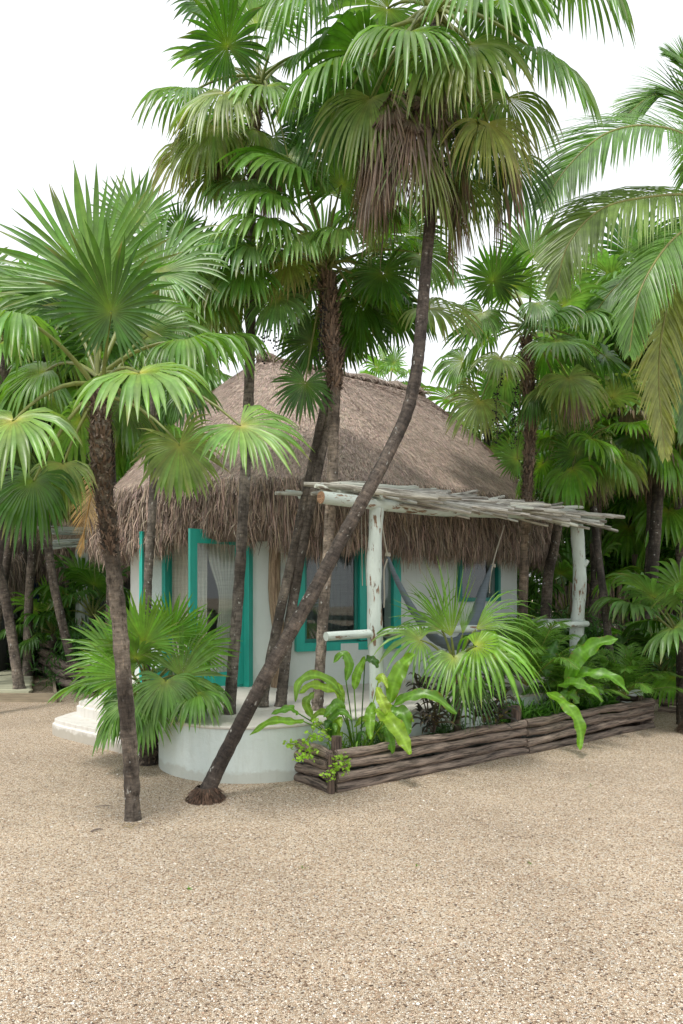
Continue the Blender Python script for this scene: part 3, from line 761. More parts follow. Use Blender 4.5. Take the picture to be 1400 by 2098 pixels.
def step(P, z, nm):
    Pq_ = spline(P, 26); k = len(Pq_)
    top = [p + A(0, 0, z) for p in Pq_]; q = inset(Pq_, .025)
    V = [p + A(0, 0, -.03) for p in q] + [p + A(0, 0, z - .055) for p in q] + [p + A(0, 0, z - .05) for p in Pq_] + top
    F = [tuple(range(3 * k, 4 * k))]
    for r in range(3): F += [(r * k + i, r * k + (i + 1) % k, (r + 1) * k + (i + 1) % k, (r + 1) * k + i) for i in range(k)]
    poly(nm, V, F, M_STEP, steps, .015)
step([A(-1.75, 7.55, 0), A(-2.2, 7.78, 0), A(-2.8, 8.28, 0), A(-3.42, 8.82, 0), A(-3.5, 9.1, 0), A(-3.3, 9.6, 0), A(-2.5, 9.3, 0), A(-1.7, 8.4, 0)], .19, 'step')
step([A(-1.6, 7.9, 0), A(-2.0, 8.05, 0), A(-2.6, 8.55, 0), A(-3.2, 9.08, 0), A(-3.3, 9.3, 0), A(-3.1, 9.8, 0), A(-2.4, 9.4, 0), A(-1.6, 8.6, 0)], .36, 'step')

# ------------------------------------------------------------------ pergola: posts, beam, rails, stick roof
POST1, POST2 = A(.345, 7.42, 0), A(3.13, 9.68, 0); BU = nrm(POST2 - POST1); BN = A(-BU[1], BU[0], 0)
perg = thing('pergola', 'stick roofed pergola with white peeling log posts over the terrace', 'pergola', POST1)
P = spline([POST1 + A(.03, 0, DECK), POST1 + A(.0, 0, 1.2), POST1 + A(-.015, 0, 1.9), POST1 + A(.01, 0, 2.585)], 26)
tube(P, np.linspace(.082, .072, 26) * (1 + .06 * np.sin(np.arange(26) * .8)), 14, jit=.02).build('post', M_POST, perg)
P = spline([POST2 + A(-.03, 0, DECK), POST2 + A(-.02, 0, 1.2), POST2 + A(.02, 0, 1.9), POST2 + A(-.02, 0, 2.62)], 26)
pb = tube(P, np.linspace(.092, .082, 26) * (1 + .05 * np.sin(np.arange(26) * .9)), 14, jit=.02)
tube([POST2 + A(.06, -.03, 2.08), POST2 + A(.115, -.04, 2.15)], [.04, .025], 8, mb=pb); pb.build('post', M_POST, perg)
def rail_pts(p, q, bow=.02): return spline([p, p * .66 + q * .34 + A(0, 0, bow), p * .33 + q * .67 - A(0, 0, bow * .6), q], 24)
b0 = W(658, 1019, 6.95); b1 = POST2 + BU * .55 + A(0, 0, 2.69)
beam = tube(rail_pts(b0, b1, -.03), np.linspace(.062, .058, 24), 12, jit=.03).build('beam', M_POST, perg)
endc = MB(); tube([b0 - BU * .004, b0 + BU * .002], .060, 12, mb=endc, col=(1.0, .82, .68)); endc.build('cut_end', M_WOODP, beam)
c0_, c1_ = POST1 + BN * 1.15 - BU * .3 + A(0, 0, 2.84), POST2 + BN * 1.2 + BU * .5 + A(0, 0, 2.78)
tube(rail_pts(c0_, c1_), .03, 10, jit=.03).build('back_beam', M_POST, perg)
for f in (0.0, .5, .95):
    q = POST1 + (POST2 - POST1) * f; tube(rail_pts(q + A(0, 0, 2.70) - BN * .12, q + BN * 1.3 + A(0, 0, 2.84), .0), .04, 8, jit=.03).build('cross_beam', M_POST, perg)
r0_, r1_ = W(668, 1304, 7.05), W(1203, 1278, 9.62)
tube(rail_pts(r0_, r1_, .015), np.linspace(.045, .04, 24), 10, jit=.03).build('rail', M_POST, perg)
tube(rail_pts(W(1120, 1274, 9.9), W(1196, 1272, 10.3), .0), .038, 10, jit=.03).build('rail', M_POST, perg)
tube(rail_pts(POST2 + A(0, 0, 1.32), POST2 + BN * 1.4 + A(0, 0, 1.32), .01), .035, 10, jit=.03).build('rail', M_POST, perg)
mb = MB(); rs = random.Random(5)
def stick(p, q, r):
    a1 = p + (q - p) * .35 + A(rs.uniform(-.03, .03), rs.uniform(-.03, .03), rs.uniform(-.02, .02)); a2 = p + (q - p) * .7 + A(rs.uniform(-.02, .02), rs.uniform(-.02, .02), rs.uniform(-.012, .012))
    g = rs.uniform(.75, 1.2); o = tube(spline([p, a1, a2, q], 7), [r * .8, r, r * .9, r * 1.05, r * .85, r * .95, r * .8], 7, True, .05, (g, g, g * rs.uniform(.94, 1.0)))
    return o.build('stick', M_WSTICK if rs.random() < .4 else M_STICK, perg)
LB = np.linalg.norm(POST2 - POST1)
def one_stick(k, s_):
    lay = k % 3
    if lay == 0:      # tips fan out over the front beam and dip
        p = POST1 + BU * (s_ - .95) + BN * rs.uniform(.15, .35); ang = R_(rs.uniform(18, 42)); z0, z1 = 2.78, 2.63 + rs.uniform(-.09, .07)
        q = p + (BU * math.cos(ang) - BN * math.sin(ang)) * rs.uniform(1.0, 1.35)
    elif lay == 1:
        p = POST1 + BU * (s_ - .95) + BN * rs.uniform(-.02, .25); ang = R_(rs.uniform(2, 14)); z0, z1 = 2.74, 2.75 + rs.uniform(-.03, .06)
        q = p + (BU * math.cos(ang) - BN * math.sin(ang)) * rs.uniform(.9, 1.2)
    else:
        p = POST1 + BU * (s_ - .95) + BN * rs.uniform(-.05, .9); ang = R_(rs.uniform(-22, 4)); z0, z1 = 2.77, 2.85 + rs.uniform(-.04, .12)
        q = p + (BU * math.cos(ang) - BN * math.sin(ang)) * rs.uniform(.9, 1.3)
    return p * A(1, 1, 0) + A(0, 0, z0 + rs.uniform(-.02, .03)), q * A(1, 1, 0) + A(0, 0, z1)
NS = 96
for k in range(NS):
    p, q = one_stick(k, .25 + k / (NS - 1) * (LB + .15)); stick(p, q, rs.uniform(.015, .030))
mb = MB()
for k in range(80):
    p, q = one_stick(k, .6 + k / 79 * (LB - .25)); r = rs.uniform(.014, .024); g = rs.uniform(.7, 1.15)
    tube(spline([p, (p + q) / 2 + A(rs.uniform(-.02, .02), rs.uniform(-.02, .02), rs.uniform(-.02, .01)), q], 6), r, 7, True, .05, (g, g, g), mb=mb)
kind(mb.build('stick_layer', M_STICK, perg), 'stuff')

# hammock
ham = thing('hammock', 'folded grey blue cloth hammock slung below the pergola', 'hammock', W(900, 1320, 8.3))
hp = [W(795, 1140, 7.9), W(812, 1185, 7.9), W(850, 1255, 8.0), W(895, 1310, 8.25), W(945, 1315, 8.6), W(975, 1260, 8.9), W(993, 1200, 9.1), W(1009, 1158, 9.2)]
tube(spline(hp, 60), np.interp(np.linspace(0, 1, 60), [0, .06, .2, .45, .6, .8, .94, 1], [.015, .022, .033, .06, .085, .06, .03, .018]), 12, True, .06).build('cloth', M_HAMM, ham)
for P in ([W(795, 1140, 7.9), W(788, 1105, 7.75), W(781, 1060, 7.6)], [W(1009, 1158, 9.2), W(1020, 1120, 9.3), W(1034, 1076, 9.4)]):
    o = tube(spline(P, 8), .007, 5); o.build('rope', M_ROPE, ham)
kb = MB()
for c in (W(795, 1134, 7.9), W(1011, 1157, 9.2)):
    for k in range(3): tube([c + A(.022 * math.cos(t), .022 * math.sin(t), -.012 * k + .004 * math.sin(t * 2)) for t in np.linspace(0, 6.3, 12)], .009, 5, mb=kb)
kb.build('knot', M_ROPE, ham)
tube(spline([W(794, 1145, 7.85), W(787, 1170, 7.85), W(788, 1215, 7.85), W(787, 1245, 7.85)], 10), .009, 5).build('rope_tail', M_ROPE, ham)
tube(spline([W(1009, 1160, 9.15), W(1004, 1190, 9.15), W(1003, 1215, 9.15)], 10), .008, 5).build('rope_tail', M_ROPE, ham)
rp = MB(); 
for x in (741, 749): tube(spline([W(x, 1045, 7.6), W(x + 1, 1150, 7.6), W(x + 2, 1200, 7.6)], 8), .004, 5, mb=rp)
tag(rp.build('hanging_cord', M_ROPE), 'thin pale cord hanging from the beam left of the front post', 'cord')

# ------------------------------------------------------------------ log planter
PC = A(-.084, 6.33, 0); PU = nrm(A(4.05, 3.05, 0)); PN = A(-PU[1], PU[0], 0)
plan = thing('log_planter', 'long low planter bed edged with stacked dark weathered logs', 'planter', PC)
def logrow(p, q, r, n, z0, parent, seed, amp=.012, gap=0):
    rr = random.Random(seed)
    for k in range(n):
        a = p + A(0, 0, z0 + k * r * 2.1) + A(rr.uniform(-.01, .01), rr.uniform(-.01, .01), 0); b = q + A(0, 0, z0 + k * r * 2.1 + rr.uniform(-.01, .01))
        u_ = nrm(b - a); a = a - u_ * rr.uniform(0, .03) ; b = b + u_ * rr.uniform(-.02, .03)
        m = max(4, int(np.linalg.norm(b - a) / .35)); pts = [a + (b - a) * i / m + A(0, rr.uniform(-amp, amp), rr.uniform(-amp, amp)) for i in range(m + 1)]
        g = rr.uniform(.75, 1.2); N_ = m * 8
        rad = r * (1 + .08 * np.sin(np.arange(N_) * .37 + k * 2) + .05 * np.sin(np.arange(N_) * .9 + k))
        tube(spline(pts, N_), rad * rr.uniform(.86, .99), 12, True, .035, (g, g * .97, g * .94)).build('log', M_LOG, parent)
MIDP = PC + PU * 2.55; ENDP = PC + PU * 5.07; LEFTP = A(-.47, 6.86, 0)
logrow(PC + PU * .05, MIDP + PU * .03, .047, 4, .03, plan, 1); logrow(MIDP + PU * .02 - PN * .03, ENDP, .047, 4, .03, plan, 2)
logrow(LEFTP, PC - PU * .0 - PN * -.03, .047, 4, .03, plan, 3); logrow(ENDP + PU * .02, ENDP + PN * .6, .047, 4, .03, plan, 4)
for p, h, r in ((PC + PU * .12 + PN * .10, .46, .048), (LEFTP + A(.10, .02, 0), .46, .045), (MIDP + PN * .10, .50, .055), (PC + A(-.005, -.01, 0), .33, .03), (ENDP + PN * .1 + PU * -.1, .40, .045)):
    tube([p, p + A(0, 0, h * .5), p + A(.005, 0, h)], r, 12, True, .04, (.6, .52, .48)).build('stake', M_LOG, plan)
poly('soil', [LEFTP + A(0.02, 0, .24), PC + A(0, .02, .24), ENDP + A(0, 0, .24), ENDP + PN * .55 + A(0, 0, .24), PC + PN * .5 + A(0, 0, .24)], [(0, 1, 2, 3, 4)], M_SOIL, plan)

# ------------------------------------------------------------------ near palms
def palm(name, label, pts, r0, r1, **k):
    root = thing(name, label, 'palm tree', (pts[0][0], pts[0][1], max(0, pts[0][2])), 'fan palms around the hut')
    trunk(root, pts, r0, r1, **k); return root
# P1: front left palm
t1 = palm('fan_palm', 'front palm with patchy bark standing alone in the gravel at left', [W(273, 1680, 5.6) * A(1, 1, 0) - A(0, 0, .04), W(268, 1560, 5.6), W(255, 1400, 5.57), W(243, 1260, 5.55), W(228, 1130, 5.5), W(212, 1000, 5.45), W(207, 900, 5.4), W(205, 800, 5.4)],
          .056, .062, col=(.27, .23, .19), n=90, rough=.07, flare=1.15, furry=(.56, .99, 1500, .085, (.14, .10, .075)), bulge=(.82, .12, .28))
C1 = W(205, 790, 5.4)
hero = [
 ((192, 588, 5.55), (-.06, .12, 1), (0, -1, .1), .80, .06, 215, 'g'), ((228, 640, 5.0), (0, -.25, .9), (0, -1, -.15), .48, .2, 330, 'k'),
 ((285, 765, 4.75), (.35, -.65, -.35), (0, -.6, .8), .58, .95, 300, 'l'), ((28, 862, 4.7), (-.05, -.55, -.5), (0, -.6, .8), .58, 1.05, 300, 'l'),
 ((40, 652, 5.0), (-.9, -.2, -.05), (0, -.3, 1), .72, 2.2, 250, 'g'), ((368, 912, 5.05), (.25, -.1, -.8), (0, -1, .15), .40, .5, 290, 's'),
 ((375, 700, 5.4), (.95, -.1, .1), (0, -.4, 1), .62, 1.5, 260, 'g'), ((70, 985, 5.2), (-.1, -.3, -.8), (0, -1, .4), .5, 1.4, 260, 'k'),
 ((492, 872, 5.0), (.65, -.3, -.45), (0, -.6, .8), .50, .7, 250, 'l'), ((110, 610, 5.9), (-.7, .1, .5), (0, -.7, .7), .65, .6, 280, 'b'),
 ((300, 690, 5.8), (.5, .2, .4), (0, -.8, .5), .6, 1.0, 280, 'g'), ((130, 950, 5.3), (.0, -.3, -.8), (0, -1, .4), .4, 1.6, 200, 's'),
 ((210, 700, 5.9), (.1, .3, .8), (0, -1, .2), .6, .4, 300, 'k'),
 ((95, 760, 5.9), (-.6, .1, -.1), (0, -.7, .7), .55, 1.5, 280, 'g'), ((330, 560, 6.2), (.5, .2, .7), (0, -1, .3), .6, .5, 280, 'b')]
def heroes(root, C0, lst, nseg=38, u=.47, wid=1.0, k=1.0):
    for (h, a, n_, R, dr, sp, st) in lst: frond(root, C0 + A(random.uniform(-.04, .04), 0, random.uniform(-.1, .1)), W(*h), a, n_, R * k, dr, sp, st, nseg, u=u, wid=wid)
heroes(t1, C1, hero, 42, .5, 1.0, 1.14)
crown_fill(t1, C1 + A(0, .05, .05), 7, .6, 11, .6, (60, -30), (40, 140), 'gkgb')
# P2: leaning palm
t2 = palm('fan_palm', 'tall leaning palm whose dark curved trunk crosses in front of the hut', [W(424, 1622, 6.15) , W(470, 1528, 6.15), W(560, 1358, 6.2), W(640, 1218, 6.25), W(700, 1105, 6.3), W(748, 1018, 6.3), W(795, 930, 6.35), W(832, 850, 6.4), W(852, 770, 6.4), W(862, 680, 6.45), W(872, 560, 6.5), W(882, 440, 6.5), W(885, 330, 6.5), W(885, 160, 6.5), W(892, 20, 6.5)],
          .063, .048, col=(.135, .112, .095), n=150, rough=.05, flare=1.1)
# brown root ball with fibres at the foot of a palm
def rootball(root, c, r, h, n=900, col=(.10, .06, .04)):
    mb = MB(); k = 18; V = []; rings = 7
    for i in range(rings):
        f = i / (rings - 1); rr = r * (1 - f ** 1.6 * .55); z = h * f
        for j in range(k):
            t = j / k * 6.2832; q = rr * (1 + .12 * math.sin(3 * t + i) + .08 * math.sin(7 * t))
            V.append(c + A(q * math.cos(t), q * math.sin(t), z - .02))
    i, j = np.meshgrid(np.arange(rings - 1), np.arange(k), indexing='ij'); a = i * k + j; b = i * k + (j + 1) % k
    mb.add(V, np.stack([a, b, b + k, a + k], -1).reshape(-1, 4), A(1, 1, 1)); o = mb.build('root_ball', M_SOIL, root)
    az = rng.uniform(0, 6.28, n); f = rng.uniform(0, 1, n); rr = r * (1 - f ** 1.6 * .55)
    B = c + np.stack([rr * np.cos(az), rr * np.sin(az), h * f - .02], 1); D = nrm(np.stack([np.cos(az), np.sin(az), rng.uniform(-.9, .2, n)], 1))
    mb = MB(); blades(mb, B, D, rng.uniform(.02, .08, n) * (r / .15), np.full(n, .0035), 1.5, col, .4); mb.build('root_fibres', M_STRAW, root, False)
rootball(t2, A(W(420, 1640, 6.1)[0], 6.13, 0), .155, .13)
C2 = W(890, 20, 6.5)
hero = [
 ((838, 66, 5.9), (-.25, -.55, -.5), (0, -.7, .7), 1.00, 1.44, 290, 'g'), ((700, 130, 6.3), (-.75, -.2, -.35), (-.2, -.5, .8), 1.03, 1.84, 260, 'g'),
 ((990, -20, 5.9), (.15, -.6, -.5), (0, -.7, .7), 1.07, 1.72, 270, 'g'), ((962, 92, 5.95), (.05, -.4, -.7), (0, -.9, .5), 0.96, 1.38, 260, 's'),
 ((1100, 110, 6.3), (.55, -.3, -.6), (.3, -.6, .7), 1.03, 1.49, 260, 'b'), ((1165, -60, 6.4), (.6, -.2, -.4), (.3, -.5, .8), 1.07, 1.95, 260, 'b'),
 ((640, -10, 6.5), (-.8, -.1, -.2), (-.2, -.5, .8), 0.92, 2.18, 260, 'b'), ((760, -50, 6.1), (-.3, -.5, -.3), (0, -.7, .7), 0.92, 1.49, 260, 'b'),
 ((1060, -50, 6.1), (.4, -.5, -.2), (0, -.7, .7), 0.98, 1.72, 260, 'g'), ((900, 110, 6.0), (-.15, -.4, -.8), (0, -.9, .4), 0.87, 1.84, 200, 's'),
 ((1040, 200, 6.4), (.3, -.2, -.9), (.2, -.9, .4), 0.92, 1.61, 210, 's'), ((1000, 250, 6.2), (.2, -.2, -.9), (.2, -.9, .3), 0.87, 1.38, 190, 'y'),
 ((760, 200, 6.3), (-.3, -.2, -.9), (-.2, -.9, .3), 0.92, 1.49, 210, 's'), ((690, 230, 6.6), (-.3, 0, -.9), (-.3, -.8, .3), 0.87, 1.49, 220, 'k'),
 ((960, 370, 6.5), (.25, 0, -.95), (.2, -.9, .2), 0.60, 1.03, 170, 's'), ((1050, 330, 6.7), (.3, .1, -.9), (.3, -.8, .3), 0.82, 1.38, 200, 'k')]
heroes(t2, C2, hero, 38, .4, .9, .91)
crown_fill(t2, C2, 8, .9, 23, .8, (60, -20), (10, 170), 'gkb')
skirt(t2, W(848, 220, 6.5), 30, .74, 3, .8, (150, 390), 'dddddds', .17, .16, 1.05)
skirt(t2, W(805, 250, 6.4), 9, .8, 9, .4, (170, 300), 'ddd', .12, .16, .95)
skirt(t2, W(915, 180, 6.6), 13, .85, 5, .75, (0, 360), 'kssyd', .26, .2, 1.0)
# P3 tall palm behind at left of centre
t3 = palm('fan_palm', 'tall slender palm growing out of the terrace nearest the door', [W(470, 1466, 7.3), W(476, 1380, 7.3), W(487, 1240, 7.32), W(497, 1080, 7.35), W(506, 900, 7.4), (W(513, 720, 7.4)), W(515, 560, 7.4), W(516, 400, 7.4), W(528, 200, 7.4)],
          .058, .046, col=(.20, .18, .155), n=90, furry=(.86, .99, 700, .12, (.2, .15, .11)), flare=1.2)
C3 = W(535, 180, 7.4)
hero = [((500, 370, 7.2), (-.5, -.4, -.4), (0, -.7, .7), .62, 1.3, 270, 'b'), ((445, 350, 7.3), (-.4, -.2, -.8), (-.2, -.9, .4), .58, 1.3, 230, 's'), ((590, 320, 7.3), (.3, -.3, -.6), (0, -.8, .6), .6, 1.4, 260, 'b'), ((570, 70, 7.2), (.4, -.4, .2), (0, -.8, .6), .6, 1.0, 280, 'b'), ((466, 95, 7.0), (-.2, -.4, .35), (0, -1, .15), .60, .3, 330, 'k'), ((390, 192, 7.2), (-.9, -.25, -.1), (0, -.4, 1), .72, 1.6, 270, 'b'),
 ((545, 178, 6.8), (.1, -.6, -.5), (0, -.7, .7), .62, 1.3, 300, 'l'), ((462, 190, 6.8), (-.35, -.4, -.6), (-.2, -.8, .6), .82, 1.6, 220, 's'),
 ((395, 300, 7.3), (-.5, -.1, -.7), (-.3, -.8, .5), .68, 1.2, 230, 'y'), ((525, 55, 7.5), (.25, .1, 1), (0, -1, .1), .72, .25, 200, 'g'),
 ((625, 110, 7.4), (.75, -.1, .2), (0, -.5, .8), .65, 1.3, 270, 'b'), ((430, 15, 7.3), (-.7, -.1, .5), (0, -.8, .6), .6, .6, 280, 'k'),
 ((440, 260, 7.1), (-.3, -.2, -.8), (-.2, -.9, .4), .72, 1.3, 220, 's'), ((560, 280, 7.5), (.2, .1, -.8), (0, -1, .3), .6, 1.2, 250, 'k'),
 ((600, 230, 7.6), (.6, .1, -.3), (0, -.6, .8), .6, 1.4, 270, 'k'), ((480, 20, 7.6), (-.2, .2, 1), (0, -1, .1), .6, .3, 200, 'b')]
heroes(t3, C3, hero); crown_fill(t3, C3, 8, .65, 37, .65, (60, -30), (20, 160), 'gkb'); skirt(t3, W(505, 300, 7.4), 7, .5, 9, .3, (180, 420), 'sdsd', .16)
# P4 centre palm
t4 = palm('fan_palm', 'centre palm with flaking pale bark beside the picture window', [W(650, 1457, 7.55), W(655, 1380, 7.55), W(664, 1240, 7.55), W(674, 1100, 7.55), W(681, 980, 7.5), W(684, 860, 7.5), W(685, 760, 7.5), W(676, 660, 7.5), W(672, 560, 7.5)],
          .054, .060, col=(.33, .28, .23), n=100, rough=.07, furry=(.70, .99, 1800, .13, (.19, .14, .105)), flare=1.25, bulge=(.9, .16, .25))
C4 = W(672, 545, 7.5)
hero = [((560, 400, 6.8), (-.8, -.3, -.1), (0, -.6, .8), .66, 1.3, 270, 'g'), ((610, 345, 6.9), (-.85, -.35, .15), (0, -.6, .8), .85, 1.0, 270, 'g'), ((520, 505, 6.9), (-.7, -.4, -.25), (0, -.6, .8), .66, 1.5, 270, 'b'), ((610, 480, 6.9), (-.3, -.5, -.4), (0, -.7, .7), .6, 1.4, 270, 'l'), ((450, 560, 7.1), (-.5, -.3, -.5), (0, -.8, .6), .55, 1.3, 260, 's'), ((760, 430, 7.0), (.6, -.4, -.2), (0, -.6, .8), .62, 1.3, 270, 'g'), ((700, 380, 7.2), (.3, -.3, .5), (0, -1, .3), .6, .8, 290, 'g'), ((700, 470, 6.9), (.05, -.65, -.4), (0, -.6, .8), .58, 1.35, 290, 'l'),
 ((555, 452, 6.9), (-.85, -.3, -.05), (0, -.5, .9), .75, 1.5, 260, 'l'), ((785, 560, 7.3), (.15, -.1, -.9), (0, -1, 0), .50, .3, 290, 'k'),
 ((640, 700, 7.8), (-.4, .1, -.6), (0, -1, .1), .48, .4, 290, 'k'), ((626, 785, 7.5), (-.2, -.1, -.9), (0, -1, .1), .47, .35, 290, 'k'),
 ((742, 655, 7.9), (.2, 0, -.9), (0, -1, .1), .55, .5, 270, 'k'), ((480, 520, 7.5), (-.85, -.1, -.2), (0, -.4, 1), .66, 1.6, 270, 'b'),
 ((590, 540, 7.2), (-.4, -.3, -.6), (-.1, -.8, .6), .6, 1.3, 250, 'y'), ((735, 450, 7.6), (.7, .1, .2), (0, -.6, .8), .6, 1.2, 280, 'g'),
 ((680, 400, 7.7), (.1, .3, .9), (0, -1, .3), .6, .4, 240, 'g'), ((500, 590, 7.8), (-.5, .1, -.7), (0, -.9, .4), .55, 1.2, 270, 's')]
hero += [((465, 485, 7.0), (-.6, -.3, -.2), (0, -.6, .8), .62, 1.4, 270, 'b'), ((505, 560, 7.0), (-.2, -.5, -.6), (0, -.8, .6), .58, 1.3, 270, 'g'), ((440, 620, 7.2), (-.2, -.4, -.6), (0, -.8, .6), .55, 1.3, 260, 's'), ((570, 610, 7.2), (-.2, -.3, -.8), (0, -1, .4), .55, 1.1, 250, 'b'), ((860, 520, 7.6), (.6, -.1, -.4), (0, -.8, .5), .6, 1.1, 270, 'g')]
heroes(t4, C4, hero); crown_fill(t4, C4, 7, .58, 41, .6, (50, -40), (20, 160), 'gkb')
# P5, P6 two slanting palms
t5 = palm('fan_palm', 'slanting palm rising from the terrace hole in the middle of three', [W(575, 1450, 7.8), W(580, 1400, 7.8), W(592, 1290, 7.85), W(618, 1130, 7.9), W(652, 960, 8.0), W(676, 850, 8.1), W(700, 720, 8.2), W(728, 600, 8.2)], .060, .046, col=(.23, .20, .17), n=80)
C5 = W(735, 575, 8.2)
hero = [((872, 632, 7.2), (.8, -.35, -.35), (0, -.6, .8), .70, .85, 230, 's'), ((800, 640, 8.0), (.5, 0, -.5), (0, -1, .3), .55, .7, 280, 'k'), ((700, 690, 8.3), (-.2, 0, -.8), (0, -1, .1), .5, .5, 280, 'k'), ((830, 480, 8.4), (.6, 0, .6), (0, -1, .3), .6, .5, 260, 'k')]
heroes(t5, C5, hero); crown_fill(t5, C5, 8, .55, 47, .55, (40, -50), (0, 360), 'kgnb')
t6 = palm('fan_palm', 'slanting palm behind the leaning trunk with its foot in the terrace', [W(538, 1445, 7.75), W(545, 1400, 7.75), W(572, 1265, 7.8), W(606, 1110, 7.9), W(636, 970, 8.0), W(662, 845, 8.1), W(678, 760, 8.3), W(690, 640, 8.5)], .056, .044, col=(.24, .21, .175), n=80)
crown_fill(t6, W(694, 610, 8.5), 9, .55, 53, .6, (70, -40), (0, 360), 'kgnb')
# P10 palm in front of the door's left side
t10 = palm('fan_palm', 'thin ringed palm standing before the left edge of the doorway', [W(296, 1480, 7.9) * A(1, 1, 0), W(300, 1380, 7.9), W(303, 1200, 7.9), W(312, 1050, 7.9), W(318, 900, 7.9), W(315, 780, 7.9), W(318, 660, 7.9)], .047, .042, col=(.235, .21, .18), n=80)
C10 = W(322, 620, 7.9)
hero = [((282, 462, 7.9), (-.02, .1, 1), (0, -1, .1), .62, .15, 280, 'b'), ((372, 478, 7.7), (.1, -.2, .6), (0, -1, .1), .34, .15, 330, 'k'), ((420, 560, 7.5), (.85, -.2, .05), (0, -.4, 1), .62, 1.5, 270, 'b'),
 ((230, 520, 8.3), (-.6, .1, .6), (0, -1, .4), .6, .5, 280, 'b'), ((420, 640, 7.8), (.6, -.1, -.4), (0, -.8, .6), .55, 1.3, 260, 's'), ((360, 660, 7.6), (.3, -.3, -.6), (0, -.8, .6), .5, 1.2, 260, 'b'), ((440, 500, 8.2), (.7, .1, .4), (0, -.6, .8), .6, 1.0, 270, 'g'), ((330, 800, 8.1), (.1, 0, -.9), (0, -1, .2), .5, 1.0, 250, 'k')]
hero += [((405, 600, 7.2), (.5, -.4, -.3), (0, -.6, .8), .66, 1.4, 270, 'g'), ((455, 690, 7.0), (.8, -.3, -.1), (0, -.5, .9), .6, 1.5, 260, 'g'), ((350, 545, 7.1), (.2, -.5, -.2), (0, -.7, .7), .58, 1.2, 280, 'l'), ((380, 800, 7.4), (.3, -.3, -.7), (0, -.8, .5), .5, 1.2, 250, 'k')]
heroes(t10, C10, hero); crown_fill(t10, C10, 8, .55, 59, .55, (50, -40), (0, 360), 'kgbb')
# P7 right palm
t7 = palm('fan_palm', 'palm rising through the pergola roof at its right end', [W(1071, 1300, 9.7), W(1072, 1230, 9.7), W(1076, 1120, 9.7), W(1081, 1000, 9.7), W(1087, 880, 9.7), W(1083, 780, 9.7), W(1080, 690, 9.7)], .058, .072, col=(.235, .185, .14), n=80, rough=.08, furry=(.45, .99, 1800, .14, (.17, .125, .09)), flare=1.0)
tg = trunk  # lower stem continues to the ground behind the planter
C7 = W(1080, 670, 9.7)
hero = [((1010, 575, 9.1), (-.1, -.3, .5), (0, -1, .1), .56, .2, 335, 'k'), ((1092, 532, 9.3), (.05, .1, 1), (0, -1, .15), .72, .15, 250, 'b'), ((1141, 700, 8.9), (.2, -.6, -.4), (0, -.7, .7), .66, .8, 300, 'b'),
 ((1027, 735, 9.1), (-.3, -.5, -.5), (0, -.7, .7), .55, 1.0, 280, 's'), ((1165, 775, 9.2), (.3, -.4, -.6), (0, -.8, .6), .75, .9, 260, 's'), ((990, 640, 9.3), (-.3, -.1, -.7), (-.1, -.9, .4), .55, 1.0, 270, 'g'),
 ((1195, 640, 9.6), (.8, -.1, 0), (0, -.5, .9), .75, 1.4, 270, 'b'), ((985, 820, 9.6), (-.5, 0, -.7), (0, -.9, .4), .66, .8, 250, 's'), ((1240, 730, 9.8), (.6, .1, -.4), (0, -.7, .7), .66, 1.1, 270, 'k'),
 ((1100, 620, 9.1), (.1, -.5, -.7), (0, -.9, .4), .55, 1.4, 180, 'b'), ((1060, 940, 10.2), (-.5, -.1, .4), (0, -1, .1), .48, .2, 320, 'g'), ((1180, 930, 10.1), (.1, -.1, .5), (0, -1, .1), .55, .2, 325, 'k'),
 ((950, 740, 9.9), (-.7, 0, -.5), (0, -.8, .5), .6, 1.2, 270, 'g'), ((930, 570, 9.9), (-.8, .1, .1), (0, -.6, .7), .55, 1.0, 260, 'k')]
heroes(t7, C7, hero); crown_fill(t7, C7, 9, .65, 61, .6, (60, -50), (0, 360), 'kgbb'); skirt(t7, W(1130, 800, 9.7), 6, .6, 71, .2, (200, 420), 'dsk', .2)

# dark fruit strings hanging in three crowns
def fruit(root, pts, n, r=.011):
    P = spline(pts, 24); mb = tube(P, .004, 5, False, col=(.12, .11, .06))
    ph = (1 + 5 ** .5) / 2
    IV = nrm(np.array([(-1, ph, 0), (1, ph, 0), (-1, -ph, 0), (1, -ph, 0), (0, -1, ph), (0, 1, ph), (0, -1, -ph), (0, 1, -ph), (ph, 0, -1), (ph, 0, 1), (-ph, 0, -1), (-ph, 0, 1)], float))
    IF = np.array([(0, 11, 5), (0, 5, 1), (0, 1, 7), (0, 7, 10), (0, 10, 11), (1, 5, 9), (5, 11, 4), (11, 10, 2), (10, 7, 6), (7, 1, 8), (3, 9, 4), (3, 4, 2), (3, 2, 6), (3, 6, 8), (3, 8, 9), (4, 9, 5), (2, 4, 11), (6, 2, 10), (8, 6, 7), (9, 8, 1)])
    for k in range(n):
        c = P[rng.integers(9, 24)] + rng.normal(0, .022, 3); mb.add(c + IV * r * rng.uniform(.7, 1.1), IF, A(.018, .016, .02))
    mb.build('fruit_cluster', M_STRAW, root)
for (x, y) in ((570, 660), (548, 690), (660, 690)): fruit(t4, [W(672, 590, 7.4), W((x + 672) / 2, 600, 7.3), W(x, y - 20, 7.2), W(x - 6, y + 50, 7.2)], 70)
for (x, y) in ((1020, 830), (1056, 840)): fruit(t7, [W(1080, 720, 9.5), W((x + 1080) / 2, 730, 9.3), W(x, y - 30, 9.2), W(x, y + 70, 9.2)], 130)

